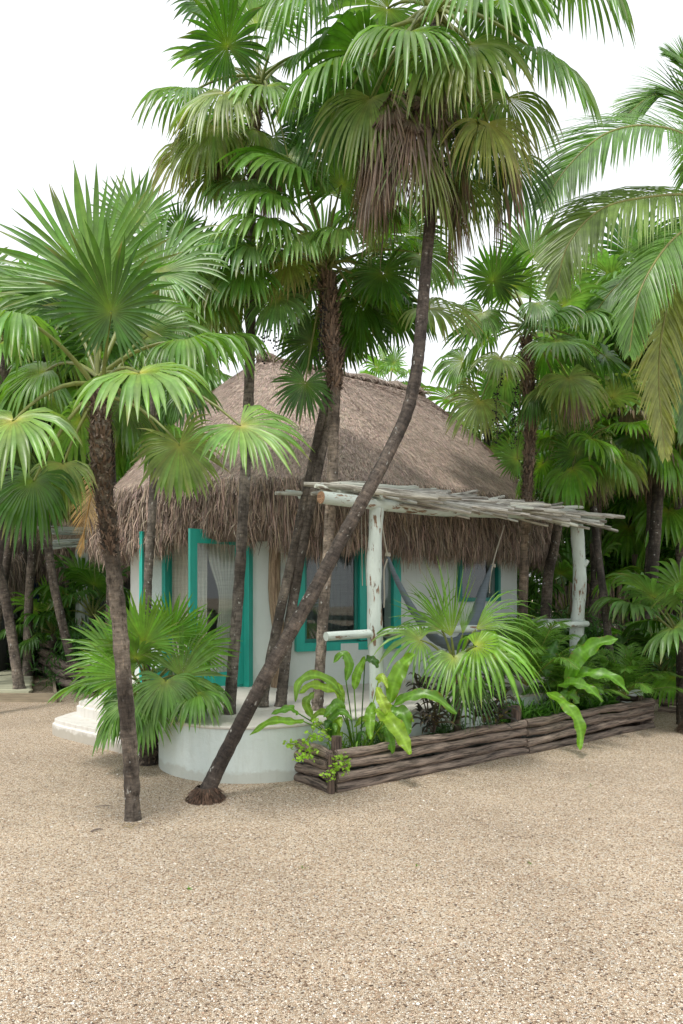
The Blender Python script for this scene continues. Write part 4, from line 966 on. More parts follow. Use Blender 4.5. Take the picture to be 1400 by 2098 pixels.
# ------------------------------------------------------------------ small palms and planted things
s1 = thing('palm_shrub', 'bushy low fan palm beside the rounded terrace front', 'palm shrub', W(306, 1560, 7.4) * A(1, 1, 0))
trunk(s1, [W(306, 1560, 7.4) * A(1, 1, 0), W(306, 1500, 7.4), W(303, 1430, 7.4)], .095, .085, col=(.12, .09, .07), n=24, rough=.1, furry=(.05, .98, 500, .09, (.13, .1, .075)))
CS = W(303, 1425, 7.4)
hero = [((296, 1318, 7.0), (-.02, .0, 1), (0, -1, .15), .52, .05, 220, 'n'), ((372, 1388, 7.0), (.7, -.1, .55), (-.1, -1, .2), .56, .25, 210, 'g'), ((262, 1388, 7.1), (-.8, -.2, .5), (.1, -1, .3), .53, .2, 200, 'n'),
 ((405, 1418, 6.9), (.3, -.5, -.2), (0, -.6, .8), .50, 1.2, 290, 'g'), ((262, 1440, 6.9), (-.25, -.4, -.6), (0, -.7, .7), .44, 1.1, 240, 'g'), ((340, 1395, 6.9), (-.05, -.4, -.8), (0, -.9, .4), .5, .8, 240, 'g'),
 ((350, 1300, 7.3), (.35, .0, .9), (0, -1, .2), .50, .1, 220, 'n'), ((235, 1345, 7.4), (-.8, .1, .45), (0, -1, .3), .55, .3, 230, 'g'), ((215, 1402, 7.1), (-.9, -.1, .0), (0, -.4, .9), .38, .6, 120, 'b'), ((395, 1330, 7.3), (.8, .1, .6), (0, -1, .2), .5, .2, 200, 'n'),
 ((300, 1440, 6.9), (.1, -.3, -.9), (0, -1, .3), .5, .8, 240, 'g'), ((275, 1330, 7.5), (-.5, .2, .8), (0, -1, .2), .55, .2, 230, 'g'), ((285, 1430, 6.95), (-.2, -.3, -.9), (0, -1, .3), .5, .9, 220, 'k')]
heroes(s1, CS, hero, 34); crown_fill(s1, CS, 7, .48, 67, .45, (50, -20), (0, 360), 'gkg')
# young palm in the planter
s2 = thing('young_palm', 'bright young feathery palm growing in the middle of the log planter', 'palm', W(935, 1480, 7.5))
trunk(s2, [W(938, 1500, 7.5), W(936, 1440, 7.5), W(932, 1370, 7.5)], .035, .03, col=(.2, .16, .1), n=14)
C = W(932, 1375, 7.5)
for (h, a, n_, R, dr, sp, st) in [((925, 1305, 7.4), (-.30, 0, .95), (0, -1, .2), .66, .15, 75, 'n'), ((862, 1312, 7.2), (-.9, -.2, .15), (0, -.7, .7), .50, .9, 250, 'g'), ((975, 1325, 7.0), (.75, -.35, .1), (0, -.7, .8), .66, 1.3, 240, 'n'),
    ((975, 1290, 7.4), (.8, 0, .5), (0, -.8, .6), .62, .7, 70, 'n'), ((905, 1290, 7.4), (-.7, 0, .75), (0, -1, .3), .5, .5, 110, 'g'), ((1010, 1345, 7.2), (.9, -.1, -.1), (0, -.6, .8), .55, 1.2, 180, 'n'), ((930, 1345, 7.0), (0, -.4, -.5), (0, -.9, .5), .5, 1.2, 240, 'g'),
    ((948, 1300, 7.5), (.12, 0, 1), (0, -1, .2), .32, .05, 40, 'n'), ((960, 1400, 7.2), (.2, -.2, -.9), (0, -1, .4), .42, 1.0, 200, 'k')]:
    frond(s2, C, W(*h), a, n_, R * 1.22, dr, sp, st, 22, wid=.9, u=.3)
# feathery palms and tufts around the pergola
def feather(name, label, base, n, L, ll, seed, el=(75, 30), style='g', w=.009, cat='palm', col=None, group=None):
    root = thing(name, label, cat, base, group); r = random.Random(seed)
    for k in range(n):
        az = R_(k * 137.5 + seed); e = R_(el[0] + (el[1] - el[0]) * k / max(1, n - 1)); l = L * r.uniform(.8, 1.15)
        d = A(math.cos(az) * math.cos(e), math.sin(az) * math.cos(e), math.sin(e)); h = A(d[0], d[1], 0)
        P = [base, base + d * l * .4, base + d * l * .75 + h * l * .06 - A(0, 0, .05 * l), base + d * l * .95 + h * l * .22 - A(0, 0, .24 * l)]
        mb = MB(); pinnate(mb, P, ll, 34, style, w, .7, .7, r=.006); mb.build('frond', M_LEAF, root)
    return root
feather('feathery_palm', 'fine leaved green palm tuft behind the rail between hut and pergola', W(1080, 1405, 8.6), 26, 1.05, .34, 3, (85, 30), 'g', .008)
feather('feathery_palm', 'small feathery palm at the right end of the log planter', W(1278, 1425, 9.2), 20, .8, .32, 9, (80, 15), 'g', .007)
feather('feathery_palm', 'dark feathery palm behind the wavy leaved plant and right post', W(1165, 1435, 8.8), 20, .72, .30, 19, (80, 20), 'g', .008)

LIME, MID, DKG = (.22, .36, .035), (.12, .26, .03), (.05, .13, .02)
hl1 = thing('ginger_plant', 'lime green plant with big wavy leaves at the left end of the planter', 'plant', W(735, 1560, 6.85) * A(1, 1, 0) + A(0, 0, .25))
for (pts, w, c) in [
 ([(772, 1452, 6.7), (800, 1478, 6.5), (825, 1512, 6.4), (840, 1546, 6.35)], .082, LIME), ([(800, 1440, 6.9), (808, 1400, 6.9), (826, 1362, 6.9), (852, 1340, 6.9)], .085, (.17, .33, .03)),
 ([(808, 1445, 6.8), (845, 1424, 6.7), (890, 1428, 6.65), (936, 1462, 6.6)], .062, MID), ([(800, 1470, 6.6), (785, 1440, 6.55), (772, 1408, 6.6)], .06, (.34, .46, .07)),
 ([(775, 1398, 6.8), (782, 1386, 6.75), (795, 1410, 6.7)], .04, (.3, .42, .06)), ([(765, 1440, 6.75), (758, 1470, 6.7), (760, 1515, 6.6)], .058, (.17, .33, .03)),
 ([(709, 1394, 6.8), (716, 1362, 6.8), (704, 1340, 6.8), (683, 1358, 6.8)], .05, MID), ([(726, 1412, 6.8), (733, 1380, 6.8), (748, 1345, 6.8)], .05, (.16, .32, .03)),
 ([(748, 1352, 6.85), (764, 1352, 6.8), (775, 1368, 6.8)], .045, DKG), ([(700, 1425, 6.7), (680, 1398, 6.65), (640, 1384, 6.6), (612, 1400, 6.55), (606, 1438, 6.5)], .05, (.18, .33, .04)),
 ([(695, 1422, 6.7), (672, 1410, 6.6), (640, 1405, 6.55), (612, 1420, 6.5)], .05, LIME), ([(622, 1478, 6.5), (590, 1478, 6.4), (550, 1480, 6.35), (512, 1507, 6.3)], .042, (.2, .38, .04)),
 ([(612, 1462, 6.5), (590, 1452, 6.4), (556, 1464, 6.35)], .04, (.13, .3, .04)), ([(702, 1465, 6.7), (690, 1442, 6.65), (664, 1470, 6.6)], .055, MID), ([(795, 1455, 6.75), (825, 1465, 6.7), (838, 1505, 6.65)], .085, (.11, .24, .025)),
 ([(690, 1400, 6.9), (697, 1420, 6.85), (702, 1452, 6.8)], .05, LIME), ([(640, 1470, 6.55), (628, 1440, 6.5), (645, 1418, 6.5)], .045, (.16, .28, .04)), ([(790, 1490, 6.8), (800, 1520, 6.7), (805, 1545, 6.6)], .05, MID), ([(700, 1500, 6.7), (690, 1530, 6.6), (720, 1545, 6.6)], .045, LIME)]:
    mb = MB(); P = [W(*q) for q in pts]; broad(mb, P, w, c, (0, -.8, .6), .42, stem=W(735 + (pts[0][0] - 735) * .3, 1530, 6.8)); mb.build('leaf', M_BROAD, hl1)
for k in range(16):
    bx = random.uniform(640, 850); dd = 6.62 + (bx - 640) * .0016; b = W(bx, random.uniform(1500, 1535), dd); az = random.uniform(0, 6.28); L = random.uniform(.12, .24); d = A(math.cos(az), math.sin(az) * .5, 0)
    mb = MB(); broad(mb, [b, b + d * L * .3 + A(0, 0, L * .7), b + d * L * .8 + A(0, 0, L * .95), b + d * L * 1.25 + A(0, 0, L * .6)], L * .2, A(*random.choice([LIME, MID, DKG, MID])), (0, -.8, .6), .3); mb.build('leaf', M_BROAD, hl1)
hl2 = thing('ginger_plant', 'green plant with long wavy leaves drooping over the planter logs at right', 'plant', W(1140, 1480, 8.25))
for (pts, w, c) in [
 ([(1160, 1398, 8.1), (1185, 1348, 8.0), (1220, 1322, 7.95), (1266, 1308, 7.9)], .10, (.13, .30, .03)), ([(1169, 1388, 8.1), (1205, 1378, 8.0), (1250, 1386, 7.9), (1290, 1420, 7.85)], .075, (.13, .31, .03)),
 ([(1143, 1403, 8.0), (1175, 1400, 7.9), (1205, 1408, 7.85), (1234, 1438, 7.8)], .07, (.14, .32, .03)), ([(1120, 1420, 8.0), (1152, 1436, 7.8), (1178, 1468, 7.7), (1190, 1500, 7.65), (1188, 1536, 7.6)], .075, (.17, .36, .03)),
 ([(1118, 1385, 8.3), (1124, 1350, 8.3), (1142, 1312, 8.3)], .085, (.06, .16, .03)), ([(1150, 1440, 8.0), (1165, 1425, 7.95), (1188, 1440, 7.9)], .08, (.10, .23, .03)), ([(1180, 1375, 8.4), (1190, 1330, 8.4), (1200, 1300, 8.4)], .07, DKG)]:
    mb = MB(); P = [W(*q) for q in pts]; broad(mb, P, w, c, (0, -.8, .6), .5, stem=W(1140, 1470, 8.2)); mb.build('leaf', M_BROAD, hl2)
def dracaena(label, base, heads, seed, col):
    root = thing('dark_leaved_shrub', label, 'shrub', base); r = random.Random(seed)
    for h in heads:
        h = W(*h); st = MB(); tube(spline([base + A(r.uniform(-.05, .05), 0, 0), (base + h) / 2 + A(r.uniform(-.04, .04), 0, 0), h], 8), .008, 6, mb=st, col=(.12, .09, .07)); st.build('stem', M_STRAW, root)
        mb = MB()
        for k in range(20):
            d = rdirs(1, -5, 70)[0]; L = r.uniform(.13, .24); o = A(d[0], d[1], 0)
            b = h - A(0, 0, r.uniform(0, .16)); g = r.uniform(.7, 1.5)
            broad(mb, [b, b + d * L * .4, b + d * L * .75 - A(0, 0, .01), b + d * L * .9 + o * .03 - A(0, 0, .05)], L * .10, A(*col) * g, (o[1] * .3, -.5, 1), .0, 8, 3)
        mb.build('leaf_cluster', M_BROAD, root)
    return root
dracaena('dark purple leaved shrub in the planter left of the young palm', W(880, 1500, 7.3), [(872, 1405, 7.3), (900, 1420, 7.2), (855, 1395, 7.5), (890, 1455, 7.1), (915, 1400, 7.4), (870, 1460, 7.2), (925, 1450, 7.3)], 3, (.035, .03, .03))
dracaena('dark purple leaved shrub in the planter right of the young palm', W(995, 1480, 7.6), [(985, 1400, 7.6), (1012, 1385, 7.7), (1000, 1430, 7.5), (1030, 1420, 7.7), (975, 1440, 7.5), (1020, 1450, 7.5)], 4, (.032, .028, .03))
# trailing vine at the planter corner
vine = thing('trailing_vine', 'light green small leaved vine hanging over the planter corner', 'vine', W(650, 1545, 6.6))
sm = MB(); lm = MB()
for pts in ([(690, 1530, 6.6), (668, 1500, 6.55), (650, 1480, 6.5), (640, 1500, 6.4)], [(650, 1530, 6.55), (625, 1535, 6.45), (600, 1525, 6.4), (586, 1522, 6.4)], [(680, 1540, 6.4), (690, 1560, 6.25), (685, 1580, 6.2), (670, 1592, 6.2)], [(700, 1540, 6.3), (706, 1560, 6.25), (708, 1580, 6.22)], [(650, 1535, 6.4), (630, 1548, 6.35), (612, 1550, 6.35)], [(680, 1520, 6.5), (655, 1505, 6.4), (635, 1510, 6.4), (620, 1522, 6.4)]):
    P = spline([W(*q) for q in pts], 26); tube(P, .0025, 4, False, col=(.2, .18, .07), mb=sm)
    for k in range(46):
        c = P[rng.integers(4, 26)] + rng.normal(0, .022, 3); d = rdirs(1, -60, 40)[0]; L = rng.uniform(.022, .045)
        broad(lm, [c, c + d * L * .5, c + d * L], L * .42, A(.24, .40, .04) * rng.uniform(.7, 1.25), rdirs(1, 20, 90)[0] + A(0, -.5, 0), .1, 6, 3)
sm.build('vine_stem', M_STRAW, vine); lm.build('vine_leaves', M_BROAD, vine, False)

# ------------------------------------------------------------------ coconut palm reaching in from the right
coco = thing('coconut_palm', 'coconut palm with feathery fronds arching in from the right edge', 'palm tree', (4.4, 9.2, 0))
trunk(coco, [A(4.36, 9.15, 0), W(1412, 1415, 9.2), W(1440, 1330, 9.2), W(1455, 1150, 9.0), W(1480, 900, 8.7), W(1490, 600, 8.5), W(1495, 420, 8.5)], .12, .10, col=(.20, .17, .14), n=70, flare=1.3)
rootball(coco, A(4.42, 9.0, 0), .25, .26, 1600, (.16, .11, .08))
for pts, L, st, sd, w, dr in [
 ([(1495, 400, 8.5), (1420, 290, 8.1), (1330, 258, 7.8), (1240, 275, 7.6), (1165, 340, 7.5), (1112, 420, 7.4)], .95, 'g', (1, -1), .013, .9),
 ([(1495, 420, 8.5), (1420, 400, 8.0), (1320, 405, 7.7), (1230, 430, 7.5), (1165, 500, 7.4), (1140, 590, 7.4)], .95, 's', (1, -1), .015, 1.2),
 ([(1495, 450, 8.5), (1420, 520, 8.2), (1370, 620, 8.0), (1350, 760, 7.9), (1362, 930, 7.9)], .80, 'y', (1, -1), .014, 1.4),
 ([(1495, 400, 8.5), (1440, 250, 8.6), (1390, 190, 8.6), (1330, 200, 8.6), (1280, 240, 8.6)], .75, 'g', (1, -1), .013, .5),
 ([(1495, 430, 8.5), (1430, 480, 9.0), (1340, 540, 9.3), (1260, 590, 9.5), (1200, 670, 9.6)], .75, 'b', (1, -1), .014, 1.2),
 ([(1495, 400, 8.5), (1450, 200, 8.6), (1410, 130, 8.6), (1370, 110, 8.6)], .6, 'g', (1, -1), .013, .3),
 ([(1495, 440, 8.5), (1440, 450, 7.8), (1370, 500, 7.4), (1310, 600, 7.2), (1290, 720, 7.2)], .75, 'g', (1, -1), .014, 1.4),
 ([(1495, 460, 8.5), (1450, 620, 8.6), (1420, 740, 8.8), (1400, 900, 8.8)], .7, 'b', (1, -1), .014, 1.6),
 ([(1495, 380, 8.5), (1560, 200, 8.3), (1640, 260, 8.0), (1720, 420, 8.0)], .9, 'g', (1, -1), .015, 1.2),
 ([(1495, 380, 8.5), (1600, 350, 9.3), (1700, 470, 10.0), (1740, 620, 10.5)], .9, 'g', (1, -1), .015, 1.2),
 ([(1495, 380, 8.5), (1480, 250, 9.3), (1440, 300, 10.3), (1400, 420, 11.0)], .8, 'b', (1, -1), .015, 1.2)]:
    mb = MB(); pinnate(mb, [W(*q) for q in pts], L * 1.1, 105, st, w * .95, dr * .75, .75, (0, -.75, .6), r=.02, tip=.35); mb.build('frond', M_LEAF, coco)
# dead coconut frond hanging at left
df_ = thing('dry_palm_frond', 'yellowed dead feather frond hanging behind the front palm at left', 'palm frond', W(180, 1000, 6.6))
mb = MB(); pinnate(mb, [W(205, 930, 6.6), W(190, 1000, 6.5), W(178, 1060, 6.4), W(165, 1135, 6.4)], .34, 44, 'd', .005, .5, .8, tip=.4)
mb.c = [c * A(2.0, 1.75, 1.2) for c in mb.c]; mb.build('frond_blade', M_DRY, df_)

# ------------------------------------------------------------------ left background: deck, palms, far huts, log border
dk = thing('boardwalk', 'weathered grey green plank boardwalk at the left edge', 'boardwalk', (-5.5, 12, 0))
mb = MB(); y = 11.5
while y < 24:
    xr = -4.42 - (y - 11.5) * .42; g = random.uniform(.8, 1.15)
    box_mb(mb, A((xr - 9.5) / 2 - .5, y + .06, .155), xr + 9.5 + random.uniform(-.02, .05), .128, .03, col=A(.42, .42, .31) * g); y += .135
mb.build('deck_plank', M_PLANK, dk, False)
mb = MB(); box_mb(mb, A(-7.2, 11.49, .065), 5.6, .04, .15, col=(.30, .25, .18)); box_mb(mb, A(-5.6, 14.2, .065), 6.0, .04, .15, (-.38, .925, 0), (.925, .38, 0), (.28, .23, .17)); mb.build('deck_fascia', M_PLANK, dk, False)
def bgtrunk(label, pts, r0, r1, cr, nfr, seed, R=.62, styles='kgby', skirtn=5, col=(.21, .18, .15), el=(75, -50), pet=.6):
    root = thing('fan_palm', label, 'palm tree', A(*pts[0]) * A(1, 1, 0) + A(0, 0, max(0, pts[0][2])), 'fan palms around the hut'); 
    trunk(root, pts, r0, r1, col=col, n=44); cc = A(*pts[-1]) if cr is None else W(*cr)
    crown_fill(root, cc, nfr, R, seed, pet, el, (0, 360), styles, 26)
    if skirtn: skirt(root, cc - A(0, 0, .35), skirtn, R * .85, seed + 1, .3, (0, 360), 'dsd', .16)
    return root
bgtrunk('slim palm on the boardwalk leaning left, nearest the picture edge', [W(40, 1412, 11.8), W(30, 1340, 11.8), W(14, 1240, 11.7), W(-8, 1140, 11.6), W(-50, 960, 11.5)], .085, .065, (-60, 900, 11.5), 12, 5)
bgtrunk('slim ringed palm growing up through the middle of the boardwalk', [W(56, 1386, 13.6), W(57, 1330, 13.6), W(60, 1220, 13.6), W(66, 1120, 13.6), W(66, 1020, 13.6), W(62, 880, 13.6)], .085, .065, (62, 850, 13.6), 14, 8, .8, 'ksby')
bgtrunk('slim palm bending left beside the dark log border', [W(158, 1390, 12.6), W(146, 1350, 12.6), W(124, 1260, 12.6), W(104, 1160, 12.6), W(94, 1050, 12.6), (W(92, 930, 12.6))], .08, .065, (92, 890, 12.6), 14, 13, .8, 'ksyb')
# second hut far left behind the plants, third at the left edge
h2c = W(122, 1210, 17.5) * A(1, 1, 0)
hut2 = thing('thatched_hut', 'small far hut with brown thatch and white post behind the left plants', 'hut', h2c)
make_wall('wall', stadium(1.35, 20, 4, h2c, h2c + A(.6, .1, 0), nrm(A(.6, .1, 0)), nrm(A(-.1, .6, 0))), .3, 2.4, .12, [], M_DARK, hut2)
roof(hut2, h2c, h2c + A(.6, .1, 0), nrm(A(.6, .1, 0)), nrm(A(-.1, .6, 0)), 1.7, 2.75, 4.2, .1, .5, 9000, 9000, .75, bw=.009)
h3c = W(-115, 1210, 14.5) * A(1, 1, 0)
hut3 = thing('thatched_hut', 'dark hut whose thatched eave enters at the left picture edge', 'hut', h3c)
make_wall('wall', stadium(1.0, 20, 4, h3c, h3c + A(.2, 0, 0), A(1, 0, 0), A(0, 1, 0)), .1, 2.6, .12, [], M_DARK, hut3)
roof(hut3, h3c, h3c + A(.2, 0, 0), A(1, 0, 0), A(0, 1, 0), 1.15, 2.4, 3.6, .05, .15, 7000, 8000, .95, bw=.009)
pg2 = thing('stick_canopy', 'white stick canopy with a pale post in front of the far hut', 'canopy', W(168, 1230, 14.2) * A(1, 1, 0))
tube([W(168, 1230, 14.2) * A(1, 1, 0), W(168, 1110, 14.2)], [.13, .12], 12).build('post', M_POST, pg2)
for k in range(34):
    y0 = 14.0 + random.uniform(-.3, .5); zz = 2.72 + (k % 2) * .2; x0 = W(196 + random.uniform(-6, 30), 1100, y0)[0]
    p = A(x0, y0, zz - random.uniform(0, .08)); an = random.uniform(-.05, .75) ; ln = random.uniform(.7, 1.1)
    q = p + A(-ln * math.cos(an * .4), -ln * math.sin(an), (random.uniform(-.02, .05) if k % 2 else -.22 * an)); 
    tube([p, (p + q) / 2 + A(0, 0, .01), q], random.uniform(.014, .022), 6).build('stick', M_POST, pg2)
bd = thing('log_border', 'dark stacked log border curving behind the boardwalk', 'log edging', W(100, 1380, 13.6) * A(1, 1, 0))
gp = [W(20, 1210, 18.0) * A(1, 1, 0), W(62, 1210, 16.0) * A(1, 1, 0), W(108, 1210, 14.3) * A(1, 1, 0), W(120, 1210, 13.2) * A(1, 1, 0), W(140, 1210, 12.6) * A(1, 1, 0), W(215, 1210, 12.4) * A(1, 1, 0)]
for a_, b_, s_ in ((gp[0], gp[1], 21), (gp[1], gp[2], 22), (gp[2], gp[3], 24), (gp[3], gp[4], 25), (gp[4], gp[5], 26)): logrow(a_, b_, .085 if s_ < 24 else .075, 4 if s_ < 24 else 3, .14, bd, s_)
# dark blue door things by the far huts
bdr = thing('blue_doorway', 'dark blue open doorway with white trim beneath the far left thatch', 'doorway', W(45, 1210, 16) * A(1, 1, 0))
mb = MB(); q = W(45, 1210, 16) * A(1, 1, 0); frame_rect(mb, q - A(.35, 0, 0), q + A(.35, 0, 0), A(1, 0, 0), A(0, 1, 0), .3, 2.4, .12, .1); mb.build('frame', M_BLUE, bdr, False)
mb = MB(); box_mb(mb, q + A(.05, .1, 1.3), .12, .03, 1.9); mb.build('trim', M_WALL, bdr, False)
mb = MB(); box_mb(mb, q + A(0, .3, 1.3), .9, .05, 2.1); mb.build('dark_panel', M_DARK, bdr, False)

# ------------------------------------------------------------------ right background: fence, palms
fr = thing('stick_fence', 'brown upright stick fence behind the right plants', 'fence', (5.5, 13.2, 0))
mb = MB(); x = 3.9
while x < 10.5:
    yy = 13.6 - (x - 3.9) * .12 + random.uniform(-.03, .03); h = 1.95 + random.uniform(-.18, .2)
    g = random.uniform(1.0, 2.2); tube([A(x, yy, 0), A(x + random.uniform(-.02, .02), yy, h * .5), A(x + random.uniform(-.03, .03), yy, h)], random.uniform(.02, .035), 6, True, .05, (g, g * .95, g * .9), mb=mb); x += random.uniform(.05, .085)
mb.build('fence_sticks', M_LOG, fr)
for x, h in ((4.55, 2.6), (5.3, 2.4), (6.1, 2.3), (7.4, 2.4)):
    tube([A(x, 13.2, 0), A(x + .03, 13.2, h * .5), A(x, 13.2, h)], .07, 9, True, .05, (.8, .75, .7)).build('fence_post', M_LOG, fr)
bgtrunk('dark leaning palm just right of the white right post', [W(1262, 1440, 9.6) * A(1, 1, 1), W(1250, 1340, 9.7), W(1238, 1230, 9.9), W(1224, 1120, 10.1), W(1216, 1040, 10.3)], .05, .05, (1200, 900, 10.4), 14, 31, .7, 'kgns', 6, (.13, .11, .095))
bgtrunk('palm behind the hut wall corner left of the right post', [W(1112, 1330, 11.2) * A(1, 1, 0), W(1122, 1200, 11.2), W(1136, 1120, 11.2), W(1150, 1040, 11.2), W(1165, 960, 11.2)], .085, .06, (1190, 850, 11.4), 13, 33, .7, 'kgsd', 6, (.19, .155, .125))
bgtrunk('dark palm behind the fence at the right edge', [W(1325, 1300, 11.8) * A(1, 1, 0), W(1335, 1200, 11.8), W(1345, 1060, 11.8), W(1355, 900, 11.8)], .10, .085, (1340, 860, 11.8), 16, 35, .85, 'kgnb', 12, (.10, .085, .07))
bgl = [ # crown px, py, depth, R, fronds, styles, label
 (1310, 620, 12.5, .9, 14, 'kbbg', 'tall palm behind the coconut fronds at upper right'), (1215, 760, 13.0, .9, 14, 'kgsb', 'dark palm behind the right palm crown'),
 (1390, 780, 12.5, .95, 14, 'kgby', 'palm with yellowing fronds at the right edge'), (1290, 990, 13.8, .9, 14, 'kgns', 'low palm with dead skirt above the stick fence'),
 (1000, 880, 14.5, .85, 13, 'kggb', 'palm close behind the right slope of the hut roof'), (1400, 1010, 13.0, .85, 13, 'knkg', 'low bright palm above the fence at the right edge'),
 (10, 720, 10.5, .75, 15, 'gbbk', 'palm crown at the left edge above the boardwalk'), (100, 700, 12.5, .85, 14, 'bbgk', 'palm crown behind the tall front fan leaf at left'),
 (225, 800, 12.8, .85, 14, 'kgnb', 'dark palm behind the front palm trunk top'), (30, 800, 13.5, .85, 13, 'gnkb', 'pale green palm low at the left edge'),
 (390, 760, 17.5, .95, 13, 'kgbb', 'palm behind the left slope of the hut roof'), (240, 900, 16.5, .95, 14, 'kgns', 'palm between the far hut and the main roof'),
 (1080, 1000, 15.5, .85, 12, 'knkg', 'low palm behind the right end of the hut'), (800, 790, 24, .85, 10, 'nnbl', 'little bright palm peeping over the ridge of the roof'),
 (62, 960, 15.5, .9, 13, 'ksyd', 'palm with yellow lower fronds behind the stick canopy'), (-70, 680, 11.5, .8, 12, 'bgbk', 'palm half outside the left edge of the picture'),
 (1200, 700, 15.0, .85, 12, 'bbgk', 'pale palm in the gap between right palm and coconut fronds'), (300, 700, 14.0, .9, 13, 'bbgk', 'palm filling the gap behind the doorway palm crown')]
BASE = {7: -60, 8: 222, 9: -30, 10: 360, 11: 250, 14: 62, 6: -40, 17: 330}
for q, (px, py, d, R, nf, st, lab) in enumerate(bgl):
    c = W(px, py, d); g = W(BASE.get(q, px + random.uniform(-40, 40)), 1210, d + random.uniform(-.3, .3)) * A(1, 1, 0)
    root = thing('fan_palm', lab, 'palm tree', g, 'fan palms around the hut')
    trunk(root, [g, (g + c) / 2 + A(random.uniform(-.2, .2), 0, 0), c], .085, .07, col=(.18, .15, .125), n=30)
    cm = MB(); crown_fill(None, c, nf + 6, R, 100 + q * 7, .75, (75, -60), (0, 360), st, 26, into=cm); cm.build('crown', M_LEAF, root)
# low fan palms and shrubs
def lowfan(label, base, n, R, seed, styles='kgn', pet=.6, el=(75, 5), name='low_fan_palm'):
    root = thing(name, label, 'palm shrub', base, 'low fan palms under the trees')
    mb = MB(); tube([base - A(0, 0, base[2]) if base[2] > 0 else base, base + A(0, 0, .12)], .06, 8, mb=mb, col=(.12, .09, .07)); mb.build('trunk', M_TRUNK, root)
    crown_fill(root, base + A(0, 0, .1), n, R, seed, pet, el, (0, 360), styles, 24); return root
lowfan('dark low fan palm in front of the far hut post', W(190, 1275, 14.0), 13, .75, 201, 'kkk', .8)
lowfan('low fan palm with glossy leaves between the two boardwalk palms', W(110, 1310, 14.2), 12, .55, 203, 'kgn', .6)
lowfan('small dark fan palm at the end of the log border', W(60, 1290, 16.5), 12, .55, 205, 'kgn', .6)
lowfan('large glossy fan palm at the right edge over the log bed', W(1395, 1330, 9.6), 12, .72, 207, 'kgb', .95, (70, 10))
lowfan('fan palm behind the white right post and stick fence', W(1285, 1270, 14.6), 13, .75, 209, 'kgn', 1.3, (80, 20))
lowfan('bright fan palm left of the white right post', W(1165, 1290, 13.4), 12, .7, 211, 'knk', 1.2, (80, 20))
lowfan('fan palm filling the corner below the coconut palm', W(1360, 1390, 10.6), 12, .55, 215, 'kgn', .6)
lowfan('broad fan palm high above the right fence', W(1350, 1190, 14.4), 12, .75, 217, 'kng', 1.0, (80, 5))
# stuff: dense jungle foliage closing the view behind everything
def foliage(name, label, boxes, seed):
    mb = MB()
    for (x0, x1, y0, y1, z0, z1, n, L, col) in boxes:
        k = max(4, n // 60); cl = np.stack([rng.uniform(x0, x1, k), rng.uniform(y0, y1, k), rng.uniform(z0, z1, k)], 1)
        B = cl[rng.integers(0, k, n)] + rng.normal(0, .22, (n, 3)) * A(1.2, 1, 1)
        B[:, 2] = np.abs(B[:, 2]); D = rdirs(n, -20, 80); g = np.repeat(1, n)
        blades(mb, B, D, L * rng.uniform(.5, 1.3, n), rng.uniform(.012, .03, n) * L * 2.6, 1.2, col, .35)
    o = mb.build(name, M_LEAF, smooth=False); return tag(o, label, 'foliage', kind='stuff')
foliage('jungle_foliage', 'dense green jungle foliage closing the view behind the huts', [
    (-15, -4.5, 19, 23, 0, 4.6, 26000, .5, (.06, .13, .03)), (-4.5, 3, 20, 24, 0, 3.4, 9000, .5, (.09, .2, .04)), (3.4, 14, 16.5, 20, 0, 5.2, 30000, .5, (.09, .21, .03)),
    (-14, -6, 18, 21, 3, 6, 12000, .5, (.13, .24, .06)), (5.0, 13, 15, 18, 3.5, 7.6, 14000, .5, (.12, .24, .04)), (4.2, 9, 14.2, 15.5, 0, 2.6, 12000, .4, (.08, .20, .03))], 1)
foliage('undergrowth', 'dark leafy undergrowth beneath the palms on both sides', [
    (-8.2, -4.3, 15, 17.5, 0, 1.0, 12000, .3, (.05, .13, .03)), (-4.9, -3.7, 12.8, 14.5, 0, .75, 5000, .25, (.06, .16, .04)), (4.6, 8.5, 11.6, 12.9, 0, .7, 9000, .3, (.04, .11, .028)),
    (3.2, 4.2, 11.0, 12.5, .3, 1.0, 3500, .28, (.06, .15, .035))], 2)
mb = MB()
for (a0, a1, n_, L, col) in ((.15, .7, 200, .12, (.16, .30, .04)), (.7, 2.4, 500, .13, (.05, .11, .03)), (2.6, 4.6, 1500, .22, (.08, .2, .03))):
    cl = PC + rng.uniform(a0, a1, 12)[:, None] * PU + rng.uniform(.2, .42, 12)[:, None] * PN
    B = cl[rng.integers(0, 12, n_)] + rng.normal(0, .04, (n_, 3)); B[:, 2] = .24 + np.abs(rng.normal(0, .06, n_))
    blades(mb, B, rdirs(n_, 15, 85), L * rng.uniform(.5, 1.3, n_), rng.uniform(.012, .03, n_) * L * 2.6, .9, col, .35)
tag(mb.build('bed_plants', M_LEAF, smooth=False), 'small green leaves growing between the larger plants in the log planter', 'foliage', kind='stuff')
for (x, w_, lab, c_) in ((1370, 1.0, 'big arum leaves low at the right edge', MID), (1290, .8, 'dark broad leaved plant under the right fan palms', DKG)):
    root = thing('broad_leaved_plant', lab, 'plant', W(x, 1420, 10.6))
    for k in range(9):
        az = k * 2.4; d = A(math.cos(az), math.sin(az) * .6, .0); b = W(x, 1420, 10.6); h = b + d * .25 + A(0, 0, .35 + .5 * random.random()); L = .35 * w_ + .1 * random.random()
        mb = MB(); broad(mb, [h, h + d * L * .5 + A(0, 0, .03), h + d * L - A(0, 0, .08)], .11, A(*c_) * random.uniform(.7, 1.3), (0, -.5, 1), .1, stem=b); mb.build('leaf', M_BROAD, root)
